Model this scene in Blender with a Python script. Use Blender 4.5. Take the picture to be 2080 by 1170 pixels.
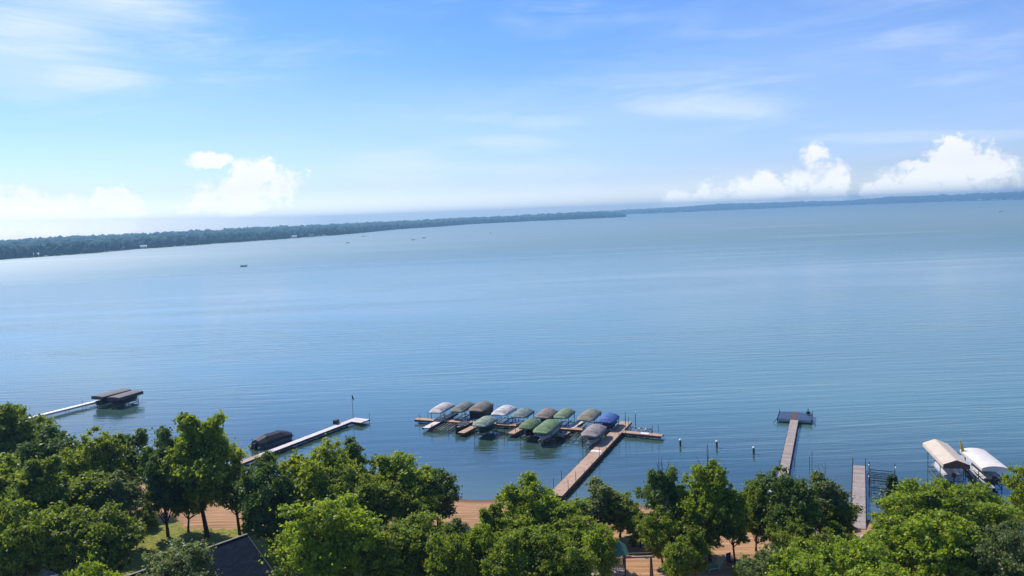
import bpy, math, random
import numpy as np
from mathutils import Vector, Matrix
R = math.radians
scene = bpy.context.scene
C = scene.collection
for o in list(bpy.data.objects): bpy.data.objects.remove(o)

# ------------------------------------------------------------------ camera
W, H, F, HC = 2080., 1170., 1600., 34.
SLOPE, Y0 = 0.0385, 475.
ROLL = math.atan(SLOPE)
PITCH = math.atan((H/2-(Y0-SLOPE*W/2))*math.cos(ROLL)/F)
fw = np.array([0, math.cos(PITCH), -math.sin(PITCH)])
rt0 = np.array([1., 0, 0]); up0 = np.cross(rt0, fw)
cr = rt0*math.cos(ROLL)-up0*math.sin(ROLL); cu = up0*math.cos(ROLL)+rt0*math.sin(ROLL)
cam = bpy.data.cameras.new('camera'); cam.sensor_width = 36; cam.lens = 36*F/W
cam.clip_start = .5; cam.clip_end = 60000
co = bpy.data.objects.new('camera', cam); C.objects.link(co); scene.camera = co
M4 = Matrix(((cr[0], cu[0], -fw[0], 0), (cr[1], cu[1], -fw[1], 0), (cr[2], cu[2], -fw[2], HC), (0, 0, 0, 1)))
co.matrix_world = M4
def ray(px, py): return fw*F+cr*(px-W/2)-cu*(py-H/2)
def at(px, py, z=0.):
    d = ray(px, py); t = (z-HC)/d[2]; return Vector((d[0]*t, d[1]*t, z))
def proj(p):
    v = np.array([p[0], p[1], p[2]-HC]); k = F/(v@fw)
    return W/2+k*(v@cr), H/2-k*(v@cu)
def depth(p): return float(np.array([p[0], p[1], p[2]-HC])@fw)
def hz(x): return Y0-SLOPE*x

# ------------------------------------------------------------------ sun, sky
SUN_AZ, SUN_EL = -44., 50.        # degrees, azimuth from +Y towards +X
sd = Vector((math.sin(R(SUN_AZ))*math.cos(R(SUN_EL)), math.cos(R(SUN_AZ))*math.cos(R(SUN_EL)), math.sin(R(SUN_EL))))
sl = bpy.data.lights.new('sun', 'SUN'); sl.energy = 5.0; sl.angle = R(.55); sl.color = (1, .93, .84)
so = bpy.data.objects.new('sun', sl); C.objects.link(so); so.rotation_euler = sd.to_track_quat('Z', 'Y').to_euler()
scene.view_settings.view_transform = 'Standard'; scene.view_settings.look = 'None'
scene.view_settings.gamma = 1; scene.view_settings.exposure = 0.12
scene.render.resolution_x = 1024; scene.render.resolution_y = 576
scene.cycles.max_bounces = 8; scene.cycles.volume_bounces = 0; scene.cycles.transparent_max_bounces = 8

class NT:
    def __init__(s, t): s.t = t; s.n = t.nodes; s.l = t.links
    def node(s, ty, **k):
        n = s.n.new(ty)
        for a, b in k.items(): setattr(n, a, b)
        return n
    def inp(s, sock, v):
        if isinstance(v, bpy.types.NodeSocket): s.l.new(v, sock)
        elif v is not None: sock.default_value = v
    def m(s, op, a, b=None, c=None, clamp=False):
        n = s.node('ShaderNodeMath', operation=op, use_clamp=clamp)
        s.inp(n.inputs[0], a); s.inp(n.inputs[1], b)
        if c is not None: s.inp(n.inputs[2], c)
        return n.outputs[0]
    def sm(s, v, a, b, lo=0., hi=1.):
        n = s.node('ShaderNodeMapRange', interpolation_type='SMOOTHSTEP')
        s.inp(n.inputs[0], v); s.inp(n.inputs[1], a); s.inp(n.inputs[2], b); s.inp(n.inputs[3], lo); s.inp(n.inputs[4], hi)
        return n.outputs[0]
    def mix(s, f, a, b, ty='RGBA', blend='MIX'):
        n = s.node('ShaderNodeMix', data_type=ty)
        if ty == 'RGBA': n.blend_type = blend; ia, ib, oo = n.inputs[6], n.inputs[7], n.outputs[2]
        else: ia, ib, oo = n.inputs[2], n.inputs[3], n.outputs[0]
        s.inp(n.inputs[0], f); s.inp(ia, a); s.inp(ib, b)
        return oo
    def noise(s, vec, scale, detail=4, rough=.5, dist=0., out=0):
        n = s.node('ShaderNodeTexNoise'); s.inp(n.inputs['Vector'], vec)
        n.inputs['Scale'].default_value = scale; n.inputs['Detail'].default_value = detail
        n.inputs['Roughness'].default_value = rough; n.inputs['Distortion'].default_value = dist
        return n.outputs[out]
    def mapping(s, vec, loc=(0, 0, 0), rot=(0, 0, 0), sc=(1, 1, 1)):
        n = s.node('ShaderNodeMapping'); s.inp(n.inputs[0], vec)
        n.inputs[1].default_value = loc; n.inputs[2].default_value = rot; n.inputs[3].default_value = sc
        return n.outputs[0]
    def xyz(s, x, y, z=0.):
        n = s.node('ShaderNodeCombineXYZ'); s.inp(n.inputs[0], x); s.inp(n.inputs[1], y); s.inp(n.inputs[2], z)
        return n.outputs[0]

world = bpy.data.worlds.new('World'); scene.world = world; world.use_nodes = True
t = NT(world.node_tree); world.node_tree.nodes.clear()
sky = t.node('ShaderNodeTexSky', sky_type='NISHITA'); sky.sun_disc = False
sky.sun_elevation = R(SUN_EL); sky.sun_rotation = R(SUN_AZ)
sky.altitude = 400; sky.air_density = 1.0; sky.dust_density = .6; sky.ozone_density = 1.5
tc = t.node('ShaderNodeTexCoord'); sp = t.node('ShaderNodeSeparateXYZ'); t.l.new(tc.outputs['Generated'], sp.inputs[0])
az = t.m('MULTIPLY', t.m('ARCTAN2', sp.outputs[0], sp.outputs[1]), 57.2958)
el = t.m('MULTIPLY', t.m('ARCSINE', sp.outputs[2]), 57.2958)
def azel(px, py):
    d = ray(px, py); d = d/np.linalg.norm(d)
    return math.degrees(math.atan2(d[0], d[1])), math.degrees(math.asin(d[2]))
PD = math.degrees(1/F)
ae = t.xyz(az, el)
n1 = t.noise(t.mapping(ae, loc=(3.3, 7.1, 0)), .55, 9, .58)            # billows
n2 = t.noise(t.mapping(ae, loc=(11., 2., 0)), 2.2, 6, .55)
nn = t.m('ADD', t.m('MULTIPLY', t.m('SUBTRACT', n1, .5), 1.5), t.m('MULTIPLY', t.m('SUBTRACT', n2, .5), .75))
# cumulus heaps standing above the far shore: centre, half width, half height in the sky
heaps = [(20, 428, 110, 52), (75, 440, 120, 45), (150, 440, 110, 40), (235, 412, 55, 38), (205, 450, 90, 40), (140, 410, 40, 22),
         (520, 350, 55, 36), (500, 392, 105, 38), (585, 365, 50, 32), (425, 400, 45, 42), (470, 420, 110, 22), (415, 327, 52, 20),
         (1655, 330, 34, 42), (1640, 368, 75, 38), (1560, 388, 120, 44), (1480, 402, 120, 40), (1680, 350, 45, 30), (1400, 410, 80, 32), (1600, 400, 140, 42),
         (1940, 320, 75, 45), (1990, 335, 75, 36), (1890, 355, 95, 40), (1800, 385, 60, 22), (1900, 385, 130, 30), (1850, 338, 36, 16)]
field = None
for (hx, hy, hw, hh) in heaps:
    a0, e0 = azel(hx, hy)
    dx = t.m('MULTIPLY', t.m('SUBTRACT', az, a0), 1/(hw*PD)); dy = t.m('MULTIPLY', t.m('SUBTRACT', el, e0), 1/(hh*PD))
    d2 = t.m('ADD', t.m('MULTIPLY', dx, dx), t.m('MULTIPLY', dy, dy))
    v = t.m('SUBTRACT', 1., d2)
    field = v if field is None else t.m('MAXIMUM', field, v)
field = t.m('MAXIMUM', field, -2.)
soft0 = t.noise(t.mapping(ae, loc=(15, 2, 0)), .35, 3, .5)
cum = t.sm(t.m('ADD', field, t.m('MULTIPLY', nn, 1.75)), .12, t.sm(soft0, .3, .7, .45, 1.25))
soft = t.noise(t.mapping(ae, loc=(5, 5, 0)), .9, 5, .5)
cum = t.m('MULTIPLY', cum, t.sm(el, -.3, 2.4, .55, 1.))
# high thin streaks
rotm = t.mapping(ae, loc=(1.7, 4.2, 0), rot=(0, 0, R(-6)), sc=(.045, .28, 1))
ci1 = t.noise(rotm, 1.6, 7, .62, .6)
ci2 = t.noise(t.mapping(ae, loc=(9., 1.2, 0), sc=(.05, .09, 1)), 1.3, 4, .5)
cir = t.m('MULTIPLY', t.sm(ci1, .42, .75), t.sm(ci2, .42, .68), clamp=True)
veils = [(60, 62, 160, 36, 1.0), (225, 168, 95, 26, .75), (20, 110, 200, 90, .7), (120, 10, 240, 40, .7), (150, 90, 330, 130, .35), (810, 345, 110, 42, .8), (940, 338, 150, 14, .5), (1060, 245, 130, 16, .55), (1050, 295, 100, 20, .65), (1150, 240, 420, 70, .28),
         (1440, 210, 190, 26, .7), (1250, 215, 260, 40, .25), (1850, 278, 260, 12, .7), (1500, 345, 200, 16, .3), (1500, 70, 120, 12, .3), (260, 20, 260, 26, .35), (1330, 165, 260, 16, .3), (1750, 110, 520, 190, .38), (700, 260, 500, 120, .22)]
vn = t.m('MULTIPLY', t.m('SUBTRACT', ci1, .5), 2.6)
for (hx, hy, hw, hh, st) in veils:
    a0, e0 = azel(hx, hy)
    dx = t.m('MULTIPLY', t.m('SUBTRACT', az, a0), 1/(hw*PD)); 
    ex = t.m('SUBTRACT', t.m('SUBTRACT', el, e0), t.m('MULTIPLY', t.m('SUBTRACT', az, a0), -.06))
    dy = t.m('MULTIPLY', ex, 1/(hh*PD))
    d2 = t.m('ADD', t.m('MULTIPLY', dx, dx), t.m('MULTIPLY', dy, dy))
    v = t.m('MULTIPLY', t.sm(t.m('ADD', t.m('SUBTRACT', 1., d2), vn), -.5, 1.3), st)
    cir = t.m('ADD', t.m('MULTIPLY', cir, 1.), v)
cir = t.m('MULTIPLY', t.m('MULTIPLY', cir, .42, clamp=True), t.sm(el, -1, 3, .3, 1))
SKY_GAIN = 1.0
hs = t.node('ShaderNodeHueSaturation'); hs.inputs['Saturation'].default_value = 1.05; t.l.new(sky.outputs[0], hs.inputs['Color'])
tint = t.mix(t.sm(el, 0., 17.), (.68, .755, 1.12, 1), (.42, .675, 1.06, 1))
base = t.mix(1., hs.outputs[0], tint, blend='MULTIPLY')
CL = 6.9
s1 = t.mix(cir, base, (CL*.84, CL*.93, CL*1.06, 1))
shade = t.sm(t.m('ADD', field, t.m('MULTIPLY', t.m('SUBTRACT', soft, .5), 1.2)), .1, .9)
ccol = t.mix(t.m('MULTIPLY', shade, .35), (CL*1.12, CL*1.1, CL*1.08, 1), (CL*.93, CL*.95, CL*1.07, 1))
s2 = t.mix(t.m('MULTIPLY', cum, .9), s1, ccol)
s2 = t.mix(1., s2, t.mix(t.sm(el, -.2, 2.6), (1.62, 1.58, 1.4, 1), (1, 1, 1, 1)), blend='MULTIPLY')
bg = t.node('ShaderNodeBackground'); t.l.new(s2, bg.inputs[0]); bg.inputs[1].default_value = .14
wo = t.node('ShaderNodeOutputWorld'); t.l.new(bg.outputs[0], wo.inputs[0])

# ------------------------------------------------------------------ materials
MATS = {}
def mat(name, col, rough=.6, metal=0., var=.12, vscale=3., bump=0., bscale=20., spec=.5, col2=None, stretch=(1, 1, 1)):
    if name in MATS: return MATS[name]
    m = bpy.data.materials.new(name); m.use_nodes = True; q = NT(m.node_tree)
    b = q.n['Principled BSDF']; tcn = q.node('ShaderNodeTexCoord')
    v = q.mapping(tcn.outputs['Object'], sc=stretch)
    nz = q.noise(v, vscale, 5, .6)
    c2 = col2 if col2 else tuple(max(0, c*(1-var*2.5)) for c in col)
    q.l.new(q.mix(q.sm(nz, .3, .7), (*c2, 1), (*col, 1)), b.inputs['Base Color'])
    b.inputs['Roughness'].default_value = rough; b.inputs['Metallic'].default_value = metal
    b.inputs['Specular IOR Level'].default_value = spec
    if bump:
        bp = q.node('ShaderNodeBump'); bp.inputs['Strength'].default_value = bump; bp.inputs['Distance'].default_value = .05
        q.l.new(q.noise(v, bscale, 4, .6), bp.inputs['Height']); q.l.new(bp.outputs[0], b.inputs['Normal'])
    MATS[name] = m; return m
def wood(name, col, col2, board=.15, stripes=.35):
    """planked deck: boards run across the walkway (object X is the length)"""
    m = bpy.data.materials.new(name); m.use_nodes = True; q = NT(m.node_tree); b = q.n['Principled BSDF']
    uv = q.node('ShaderNodeUVMap'); s = q.node('ShaderNodeSeparateXYZ'); q.l.new(uv.outputs[0], s.inputs[0])
    u = q.m('MULTIPLY', s.outputs[0], 1/board); bi = q.m('FLOOR', u); fr = q.m('FRACT', u)
    wn = q.node('ShaderNodeTexWhiteNoise', noise_dimensions='1D'); q.l.new(bi, wn.inputs['W'])
    nz = q.noise(uv.outputs[0], 1.1, 5, .6)
    k = q.m('ADD', q.m('MULTIPLY', wn.outputs[0], stripes), q.m('MULTIPLY', q.sm(nz, .3, .7), 1-stripes))
    c = q.mix(k, (*col2, 1), (*col, 1))
    gap = q.m('LESS_THAN', fr, .09)
    c = q.mix(q.m('MULTIPLY', gap, .75), c, (col2[0]*.25, col2[1]*.22, col2[2]*.2, 1))
    q.l.new(c, b.inputs['Base Color']); b.inputs['Roughness'].default_value = .75
    return m
def leafmat(name, ca, cb, tr=.4):
    m = bpy.data.materials.new(name); m.use_nodes = True; q = NT(m.node_tree); b = q.n['Principled BSDF']
    at_ = q.node('ShaderNodeAttribute'); at_.attribute_name = 'tint'
    oi = q.node('ShaderNodeObjectInfo')
    k = q.m('ADD', q.m('MULTIPLY', at_.outputs['Fac'], .72), q.m('MULTIPLY', oi.outputs['Random'], .28))
    c = q.mix(k, (*ca, 1), (*cb, 1))
    q.l.new(c, b.inputs['Base Color']); b.inputs['Roughness'].default_value = .5; b.inputs['Specular IOR Level'].default_value = .35
    tl = q.node('ShaderNodeBsdfTranslucent')
    q.l.new(q.mix(.5, c, (cb[0]*1.5, cb[1]*1.5, cb[2]*.6, 1)), tl.inputs[0])
    mx = q.node('ShaderNodeMixShader'); mx.inputs[0].default_value = tr
    q.l.new(b.outputs[0], mx.inputs[1]); q.l.new(tl.outputs[0], mx.inputs[2])
    q.l.new(mx.outputs[0], q.n['Material Output'].inputs[0])
    return m
M_oak = leafmat('oak_leaves', (.034, .072, .010), (.33, .41, .030), .45)
M_oak2 = leafmat('bright_leaves', (.045, .095, .010), (.42, .52, .032), .48)
M_oak3 = leafmat('grey_green_leaves', (.06, .09, .03), (.25, .30, .09))
M_oak4 = leafmat('dark_leaves', (.022, .055, .014), (.19, .28, .045), .35)
M_oak5 = leafmat('yellowish_leaves', (.045, .085, .010), (.38, .45, .032), .45)
M_spr = leafmat('spruce_needles', (.025, .05, .018), (.06, .095, .03), .15)
M_far = None
M_bark = mat('bark', (.055, .042, .032), .9, var=.2, vscale=5, bump=.6, bscale=9)
M_dead = mat('dead_wood', (.13, .11, .09), .9)
M_steel = mat('galvanised_pipe', (.10, .10, .10), .5, .3)
M_black = mat('black_metal', (.015, .016, .02), .5)
M_lift = mat('lift_aluminium', (.14, .15, .15), .5, .3)
M_dlift = mat('lift_weathered', (.028, .032, .03), .6, .1)
M_white = mat('white_paint', (.75, .74, .72), .5, var=.05)
M_deckO = wood('red_cedar_boards', (.50, .345, .235), (.35, .215, .14))
M_deckW = wood('bleached_boards', (.74, .67, .62), (.56, .49, .44))
M_deckG = wood('weathered_boards', (.42, .35, .30), (.22, .175, .15), .16, .6)
M_fasO = mat('red_cedar_fascia', (.16, .06, .035), .8)
M_fasG = mat('dark_fascia', (.07, .05, .045), .8)
M_fascW = mat('white_aluminium_frame', (.5, .5, .5), .5)
M_hull = mat('white_gelcoat', (.5, .5, .5), .3, var=.06)
M_dark = mat('dark_vinyl', (.02, .022, .03), .6)
M_rope = mat('carpeted_bunk', (.26, .25, .22), .9)
def canopymat(name, col, flat=False):
    """cover fabric with cross seams, sag lines and blotchy dirt"""
    m = bpy.data.materials.new(name); m.use_nodes = True; q = NT(m.node_tree); b = q.n['Principled BSDF']
    tcn = q.node('ShaderNodeTexCoord'); s = q.node('ShaderNodeSeparateXYZ'); q.l.new(tcn.outputs['Object'], s.inputs[0])
    nz = q.noise(tcn.outputs['Object'], .9, 6, .65)
    lo = .85 if flat else .5
    c = q.mix(q.sm(nz, .3, .72), (col[0]*lo, col[1]*lo, col[2]*lo, 1), (*col, 1))
    rib = q.m('ABSOLUTE', q.m('SINE', q.m('MULTIPLY', s.outputs[1], 3.4)))
    c = q.mix(q.sm(rib, .0, .10, .35, 0.), c, (col[0]*.4, col[1]*.4, col[2]*.4, 1))
    q.l.new(c, b.inputs['Base Color']); b.inputs['Roughness'].default_value = .75
    bp = q.node('ShaderNodeBump'); bp.inputs['Strength'].default_value = .15 if flat else 1.; bp.inputs['Distance'].default_value = .09
    h = q.m('ADD', q.m('MULTIPLY', rib, -.5), q.noise(q.mapping(tcn.outputs['Object'], sc=(1, .5, 1)), 1.7, 4, .6))
    q.l.new(h, bp.inputs['Height']); q.l.new(bp.outputs[0], b.inputs['Normal'])
    return m

# ------------------------------------------------------------------ mesh helpers
class MB:
    def __init__(s): s.v = []; s.f = []; s.uv = []
    def add(s, vs, fs, uvs=None):
        o = len(s.v); s.v += [tuple(v) for v in vs]; s.f += [tuple(i+o for i in f) for f in fs]
        s.uv += uvs if uvs else [None]*len(fs)
    def hexa(s, p):      # 8 corners: 4 bottom, 4 top (ccw)
        s.add(p, [(3, 2, 1, 0), (4, 5, 6, 7), (0, 1, 5, 4), (1, 2, 6, 5), (2, 3, 7, 6), (3, 0, 4, 7)])
    def box(s, c, d, rz=0.):
        x, y, z = c; a, b, h = d[0]/2, d[1]/2, d[2]/2; k, n = math.cos(rz), math.sin(rz)
        s.hexa([(x+i*a*k-j*b*n, y+i*a*n+j*b*k, z+l*h) for l in (-1, 1) for i, j in ((-1, -1), (1, -1), (1, 1), (-1, 1))])
    def tube(s, a, b, r, r2=None, n=6):
        a = Vector(a); b = Vector(b); r2 = r if r2 is None else r2; d = (b-a)
        if d.length < 1e-6: return
        d.normalize(); u = d.orthogonal().normalized(); w = d.cross(u)
        vs = [a+(u*math.cos(q)+w*math.sin(q))*r for q in [2*math.pi*i/n for i in range(n)]]
        vs += [b+(u*math.cos(q)+w*math.sin(q))*r2 for q in [2*math.pi*i/n for i in range(n)]]
        s.add(vs, [(i, (i+1) % n, n+(i+1) % n, n+i) for i in range(n)]+[tuple(range(n-1, -1, -1)), tuple(range(n, 2*n))])
    def path(s, pts, rs, n=6):
        for i in range(len(pts)-1): s.tube(pts[i], pts[i+1], rs[i], rs[i+1], n)
    def plank(s, a, b, w, z, th):   # walkway with uv along its length
        a = Vector(a[:2]); b = Vector(b[:2]); d = b-a; L = d.length; d.normalize(); n = Vector((-d.y, d.x))*w/2
        p = [(*(a-n), z-th), (*(b-n), z-th), (*(b+n), z-th), (*(a+n), z-th), (*(a-n), z), (*(b-n), z), (*(b+n), z), (*(a+n), z)]
        o = len(s.v); s.hexa(p)
        s.uv[-5] = [(0, 0), (L, 0), (L, w), (0, w)]
    def ball(s, c, r, n=8, m=6, sc=(1, 1, 1)):
        vs = []; fs = []
        for j in range(m+1):
            ph = math.pi*j/m
            for i in range(n):
                th = 2*math.pi*i/n
                vs.append((c[0]+r*sc[0]*math.sin(ph)*math.cos(th), c[1]+r*sc[1]*math.sin(ph)*math.sin(th), c[2]+r*sc[2]*math.cos(ph)))
        for j in range(m):
            for i in range(n): fs.append((j*n+i, (j+1)*n+i, (j+1)*n+(i+1) % n, j*n+(i+1) % n))
        s.add(vs, fs)
    def build(s, name, m, parent=None, smooth=False):
        me = bpy.data.meshes.new(name); me.from_pydata(s.v, [], s.f); me.materials.append(m)
        if any(u for u in s.uv):
            l = me.uv_layers.new(name='UVMap'); k = 0
            for fi, f in enumerate(s.f):
                u = s.uv[fi]
                for j in range(len(f)):
                    l.data[k].uv = u[j] if u else (s.v[f[j]][0]+.04, s.v[f[j]][1]); k += 1
        if smooth: me.shade_smooth()
        o = bpy.data.objects.new(name, me); C.objects.link(o)
        if parent is not None: o.parent = parent
        return o
def thing(name, label, cat, loc=(0, 0, 0), rz=0., group=None):
    o = bpy.data.objects.new(name, None); C.objects.link(o); o.location = loc; o.rotation_euler = (0, 0, rz)
    o.empty_display_size = .3
    tag(o, label, cat, group); return o
def tag(o, label=None, cat=None, group=None, kind=None):
    if label: o['label'] = label
    if cat: o['category'] = cat
    if group: o['group'] = group
    if kind: o['kind'] = kind
    return o
def grid_mesh(name, X, Y, Z, m, parent=None, smooth=True):
    ny, nx = X.shape
    v = np.stack([X.ravel(), Y.ravel(), Z.ravel()], 1)
    i = np.arange(ny*nx).reshape(ny, nx)
    f = np.stack([i[:-1, :-1].ravel(), i[:-1, 1:].ravel(), i[1:, 1:].ravel(), i[1:, :-1].ravel()], 1)
    return np_mesh(name, v, f, m, parent, smooth)
def np_mesh(name, v, f, m, parent=None, smooth=False, tint=None, link=True):
    me = bpy.data.meshes.new(name); k = f.shape[1]
    me.vertices.add(len(v)); me.vertices.foreach_set('co', v.astype(np.float32).ravel())
    me.loops.add(f.size); me.loops.foreach_set('vertex_index', f.astype(np.int32).ravel())
    me.polygons.add(len(f)); me.polygons.foreach_set('loop_start', np.arange(0, f.size, k, dtype=np.int32))
    me.update(calc_edges=True)
    if tint is not None:
        a = me.attributes.new('tint', 'FLOAT', 'FACE'); a.data.foreach_set('value', tint.astype(np.float32))
    if smooth: me.shade_smooth()
    me.materials.append(m)
    if not link: return me
    o = bpy.data.objects.new(name, me); C.objects.link(o)
    if parent is not None: o.parent = parent
    return o

# ------------------------------------------------------------------ ground and near shore
shore = np.array([(-9000, 400), (-250, 158), (-120, 121), (-44, 101), (-3.3, 92.1), (13.4, 87.9), (34.7, 81.2), (60, 74), (120, 55), (250, 20), (9000, -900)])
def inland(x, y):            # metres landward of the water's edge (approx.)
    return (np.interp(x, shore[:, 0], shore[:, 1])-y)*.95
def gz(x, y):
    s = inland(x, y)+.5*np.sin(x*.21)+.3*np.sin(x*.53+1)
    z = np.where(s < 0, np.maximum(s*.09, -3.), 0)
    z = np.where(s >= 0, 1.5*(1-np.exp(-s/11.))+.02*np.minimum(s, 60), z)
    return z
def gp(px, py):              # point of the land seen at a pixel
    z = 1.3
    for _ in range(6): p = at(px, py, z); z = float(gz(p.x, p.y))
    return Vector((p.x, p.y, z))
xs = np.concatenate([[-2050, -1600, -1200, -600, -350], np.arange(-220, 201, 1.2), [320, 600, 1200, 2500, 5000, 6500]])
ys = np.concatenate([[-1300, -500, -150], np.arange(-40, 175, 1.), [220, 400, 1000, 2500, 5000, 9200]])
X, Y = np.meshgrid(xs, ys); Z = gz(X, Y)
Z = np.where((Y > 210) | (Y < -200) | (abs(X) > 300), np.where(Y > 210, -3., Z), Z)
rng = np.random.RandomState(4)
Z = Z+np.where(Z > .25, rng.rand(*Z.shape)*.05, 0)
m = bpy.data.materials.new('sand_and_grass'); m.use_nodes = True; q = NT(m.node_tree); b = q.n['Principled BSDF']
ge = q.node('ShaderNodeNewGeometry'); s_ = q.node('ShaderNodeSeparateXYZ'); q.l.new(ge.outputs['Position'], s_.inputs[0])
px_, py_ = s_.outputs[0], s_.outputs[1]
att = q.node('ShaderNodeAttribute'); att.attribute_name = 'sandy'
n_a = q.noise(ge.outputs['Position'], .25, 6, .6); n_b = q.noise(ge.outputs['Position'], 2.2, 5, .65); n_c = q.noise(ge.outputs['Position'], 9., 4, .6)
k = q.m('ADD', att.outputs['Fac'], q.m('MULTIPLY', q.m('SUBTRACT', n_a, .5), 1.3))
k = q.m('ADD', k, q.m('MULTIPLY', q.m('SUBTRACT', n_b, .5), .35))
sandf = q.sm(k, .42, .58)
rake = q.noise(q.mapping(ge.outputs['Position'], rot=(0, 0, R(12)), sc=(.12, 2.2, 1)), 1.2, 5, .6)
sandc = q.mix(q.sm(rake, .32, .68), (.26, .145, .080, 1), (.49, .285, .152, 1))
sandc = q.mix(q.m('MULTIPLY', q.sm(n_c, .5, .75), .35), sandc, (.20, .13, .08, 1))
wet = q.sm(s_.outputs[2], .02, .38)
sandc = q.mix(wet, (.16, .095, .055, 1), sandc)
grassc = q.mix(q.sm(n_b, .35, .7), (.13, .155, .025, 1), (.33, .29, .07, 1))
grassc = q.mix(q.m('MULTIPLY', q.sm(n_c, .4, .7), .5), grassc, (.07, .10, .02, 1))
q.l.new(q.mix(sandf, grassc, sandc), b.inputs['Base Color']); b.inputs['Roughness'].default_value = .95
b.inputs['Specular IOR Level'].default_value = .1
bp = q.node('ShaderNodeBump'); bp.inputs['Strength'].default_value = .8; bp.inputs['Distance'].default_value = .12
q.l.new(q.m('ADD', rake, q.m('MULTIPLY', n_c, .5)), bp.inputs['Height']); q.l.new(bp.outputs[0], b.inputs['Normal'])
g = grid_mesh('ground', X, Y, Z, m); tag(g, kind='structure')
S = inland(X, Y)
sandw = 15+11*np.exp(-((X-10)/10)**2)+6*np.exp(-((X-8)/12)**2)-3*(X < -55)
sandw = np.where(X > 30, np.minimum(sandw, 15), sandw)
a = g.data.attributes.new('sandy', 'FLOAT', 'POINT'); a.data.foreach_set('value', np.clip(.5+(sandw-S)/7., -.6, 1.5).astype(np.float32).ravel())

# ------------------------------------------------------------------ water
m = bpy.data.materials.new('lake_water'); m.use_nodes = True; q = NT(m.node_tree); b = q.n['Principled BSDF']
ge = q.node('ShaderNodeNewGeometry'); P_ = ge.outputs['Position']; s_ = q.node('ShaderNodeSeparateXYZ'); q.l.new(P_, s_.inputs[0])
dist = q.m('POWER', q.m('ADD', q.m('MULTIPLY', s_.outputs[0], s_.outputs[0]), q.m('MULTIPLY', s_.outputs[1], s_.outputs[1])), .5)
swell = q.noise(q.mapping(P_, rot=(0, 0, R(4)), sc=(.045, .42, 1)), 1.15, 3, .5, .25)
swell2 = q.noise(q.mapping(P_, rot=(0, 0, R(-9)), sc=(.10, .85, 1)), 1.3, 3, .55, .3)
ripl = q.noise(q.mapping(P_, rot=(0, 0, R(6)), sc=(.8, 2.2, 1)), 1.5, 4, .6)
wind = q.noise(q.mapping(P_, rot=(0, 0, R(-14)), sc=(.0011, .0065, 1)), 1.0, 5, .55, .9)
wind2 = q.noise(q.mapping(P_, loc=(300, 0, 0), rot=(0, 0, R(5)), sc=(.006, .03, 1)), 1.0, 4, .55, .5)
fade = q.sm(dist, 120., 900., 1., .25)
h = q.m('ADD', q.m('MULTIPLY', swell, .50), q.m('ADD', q.m('MULTIPLY', swell2, .22), q.m('MULTIPLY', ripl, .055)))
bp = q.node('ShaderNodeBump'); bp.inputs['Distance'].default_value = 1.0
q.l.new(q.m('MULTIPLY', q.m('MULTIPLY', fade, .25), q.sm(wind2, .35, .65, .45, 1.25)), bp.inputs['Strength'])
q.l.new(h, bp.inputs['Height']); q.l.new(bp.outputs[0], b.inputs['Normal'])
wf = q.sm(wind, .38, .62)
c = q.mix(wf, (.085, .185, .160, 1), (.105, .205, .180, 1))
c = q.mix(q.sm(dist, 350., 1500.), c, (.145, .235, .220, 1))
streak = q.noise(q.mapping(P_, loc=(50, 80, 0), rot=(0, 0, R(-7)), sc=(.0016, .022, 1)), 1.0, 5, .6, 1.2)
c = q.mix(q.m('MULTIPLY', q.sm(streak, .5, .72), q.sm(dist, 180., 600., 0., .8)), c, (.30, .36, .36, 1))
near = q.sm(q.m('SUBTRACT', s_.outputs[1], q.m('MULTIPLY', s_.outputs[0], -.35)), 90., 160., 1., 0.)
shal = q.sm(q.m('SUBTRACT', s_.outputs[1], q.m('MULTIPLY', s_.outputs[0], -.35)), 88., 110., 1., 0.)
c = q.mix(near, c, q.mix(shal, (.020, .038, .022, 1), (.085, .125, .070, 1)))
q.l.new(c, b.inputs['Base Color'])
q.l.new(q.m('ADD', q.sm(dist, 125., 1000., .035, .42), q.m('MULTIPLY', q.sm(wind, .38, .62), q.sm(dist, 150, 500, 0, .04))), b.inputs['Roughness'])
q.l.new(q.sm(dist, 110., 450., 3.0, 2.0), b.inputs['IOR'])
wx = np.concatenate([[-2050, -1500], np.arange(-600, 601, 50), [1500, 4000, 6500]])
wy = np.concatenate([np.arange(0, 600, 40), [800, 1200, 2000, 3500, 6000, 9200]])
X, Y = np.meshgrid(wx, wy)
tag(grid_mesh('lake_water', X, Y, X*0, m), kind='structure')

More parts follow.
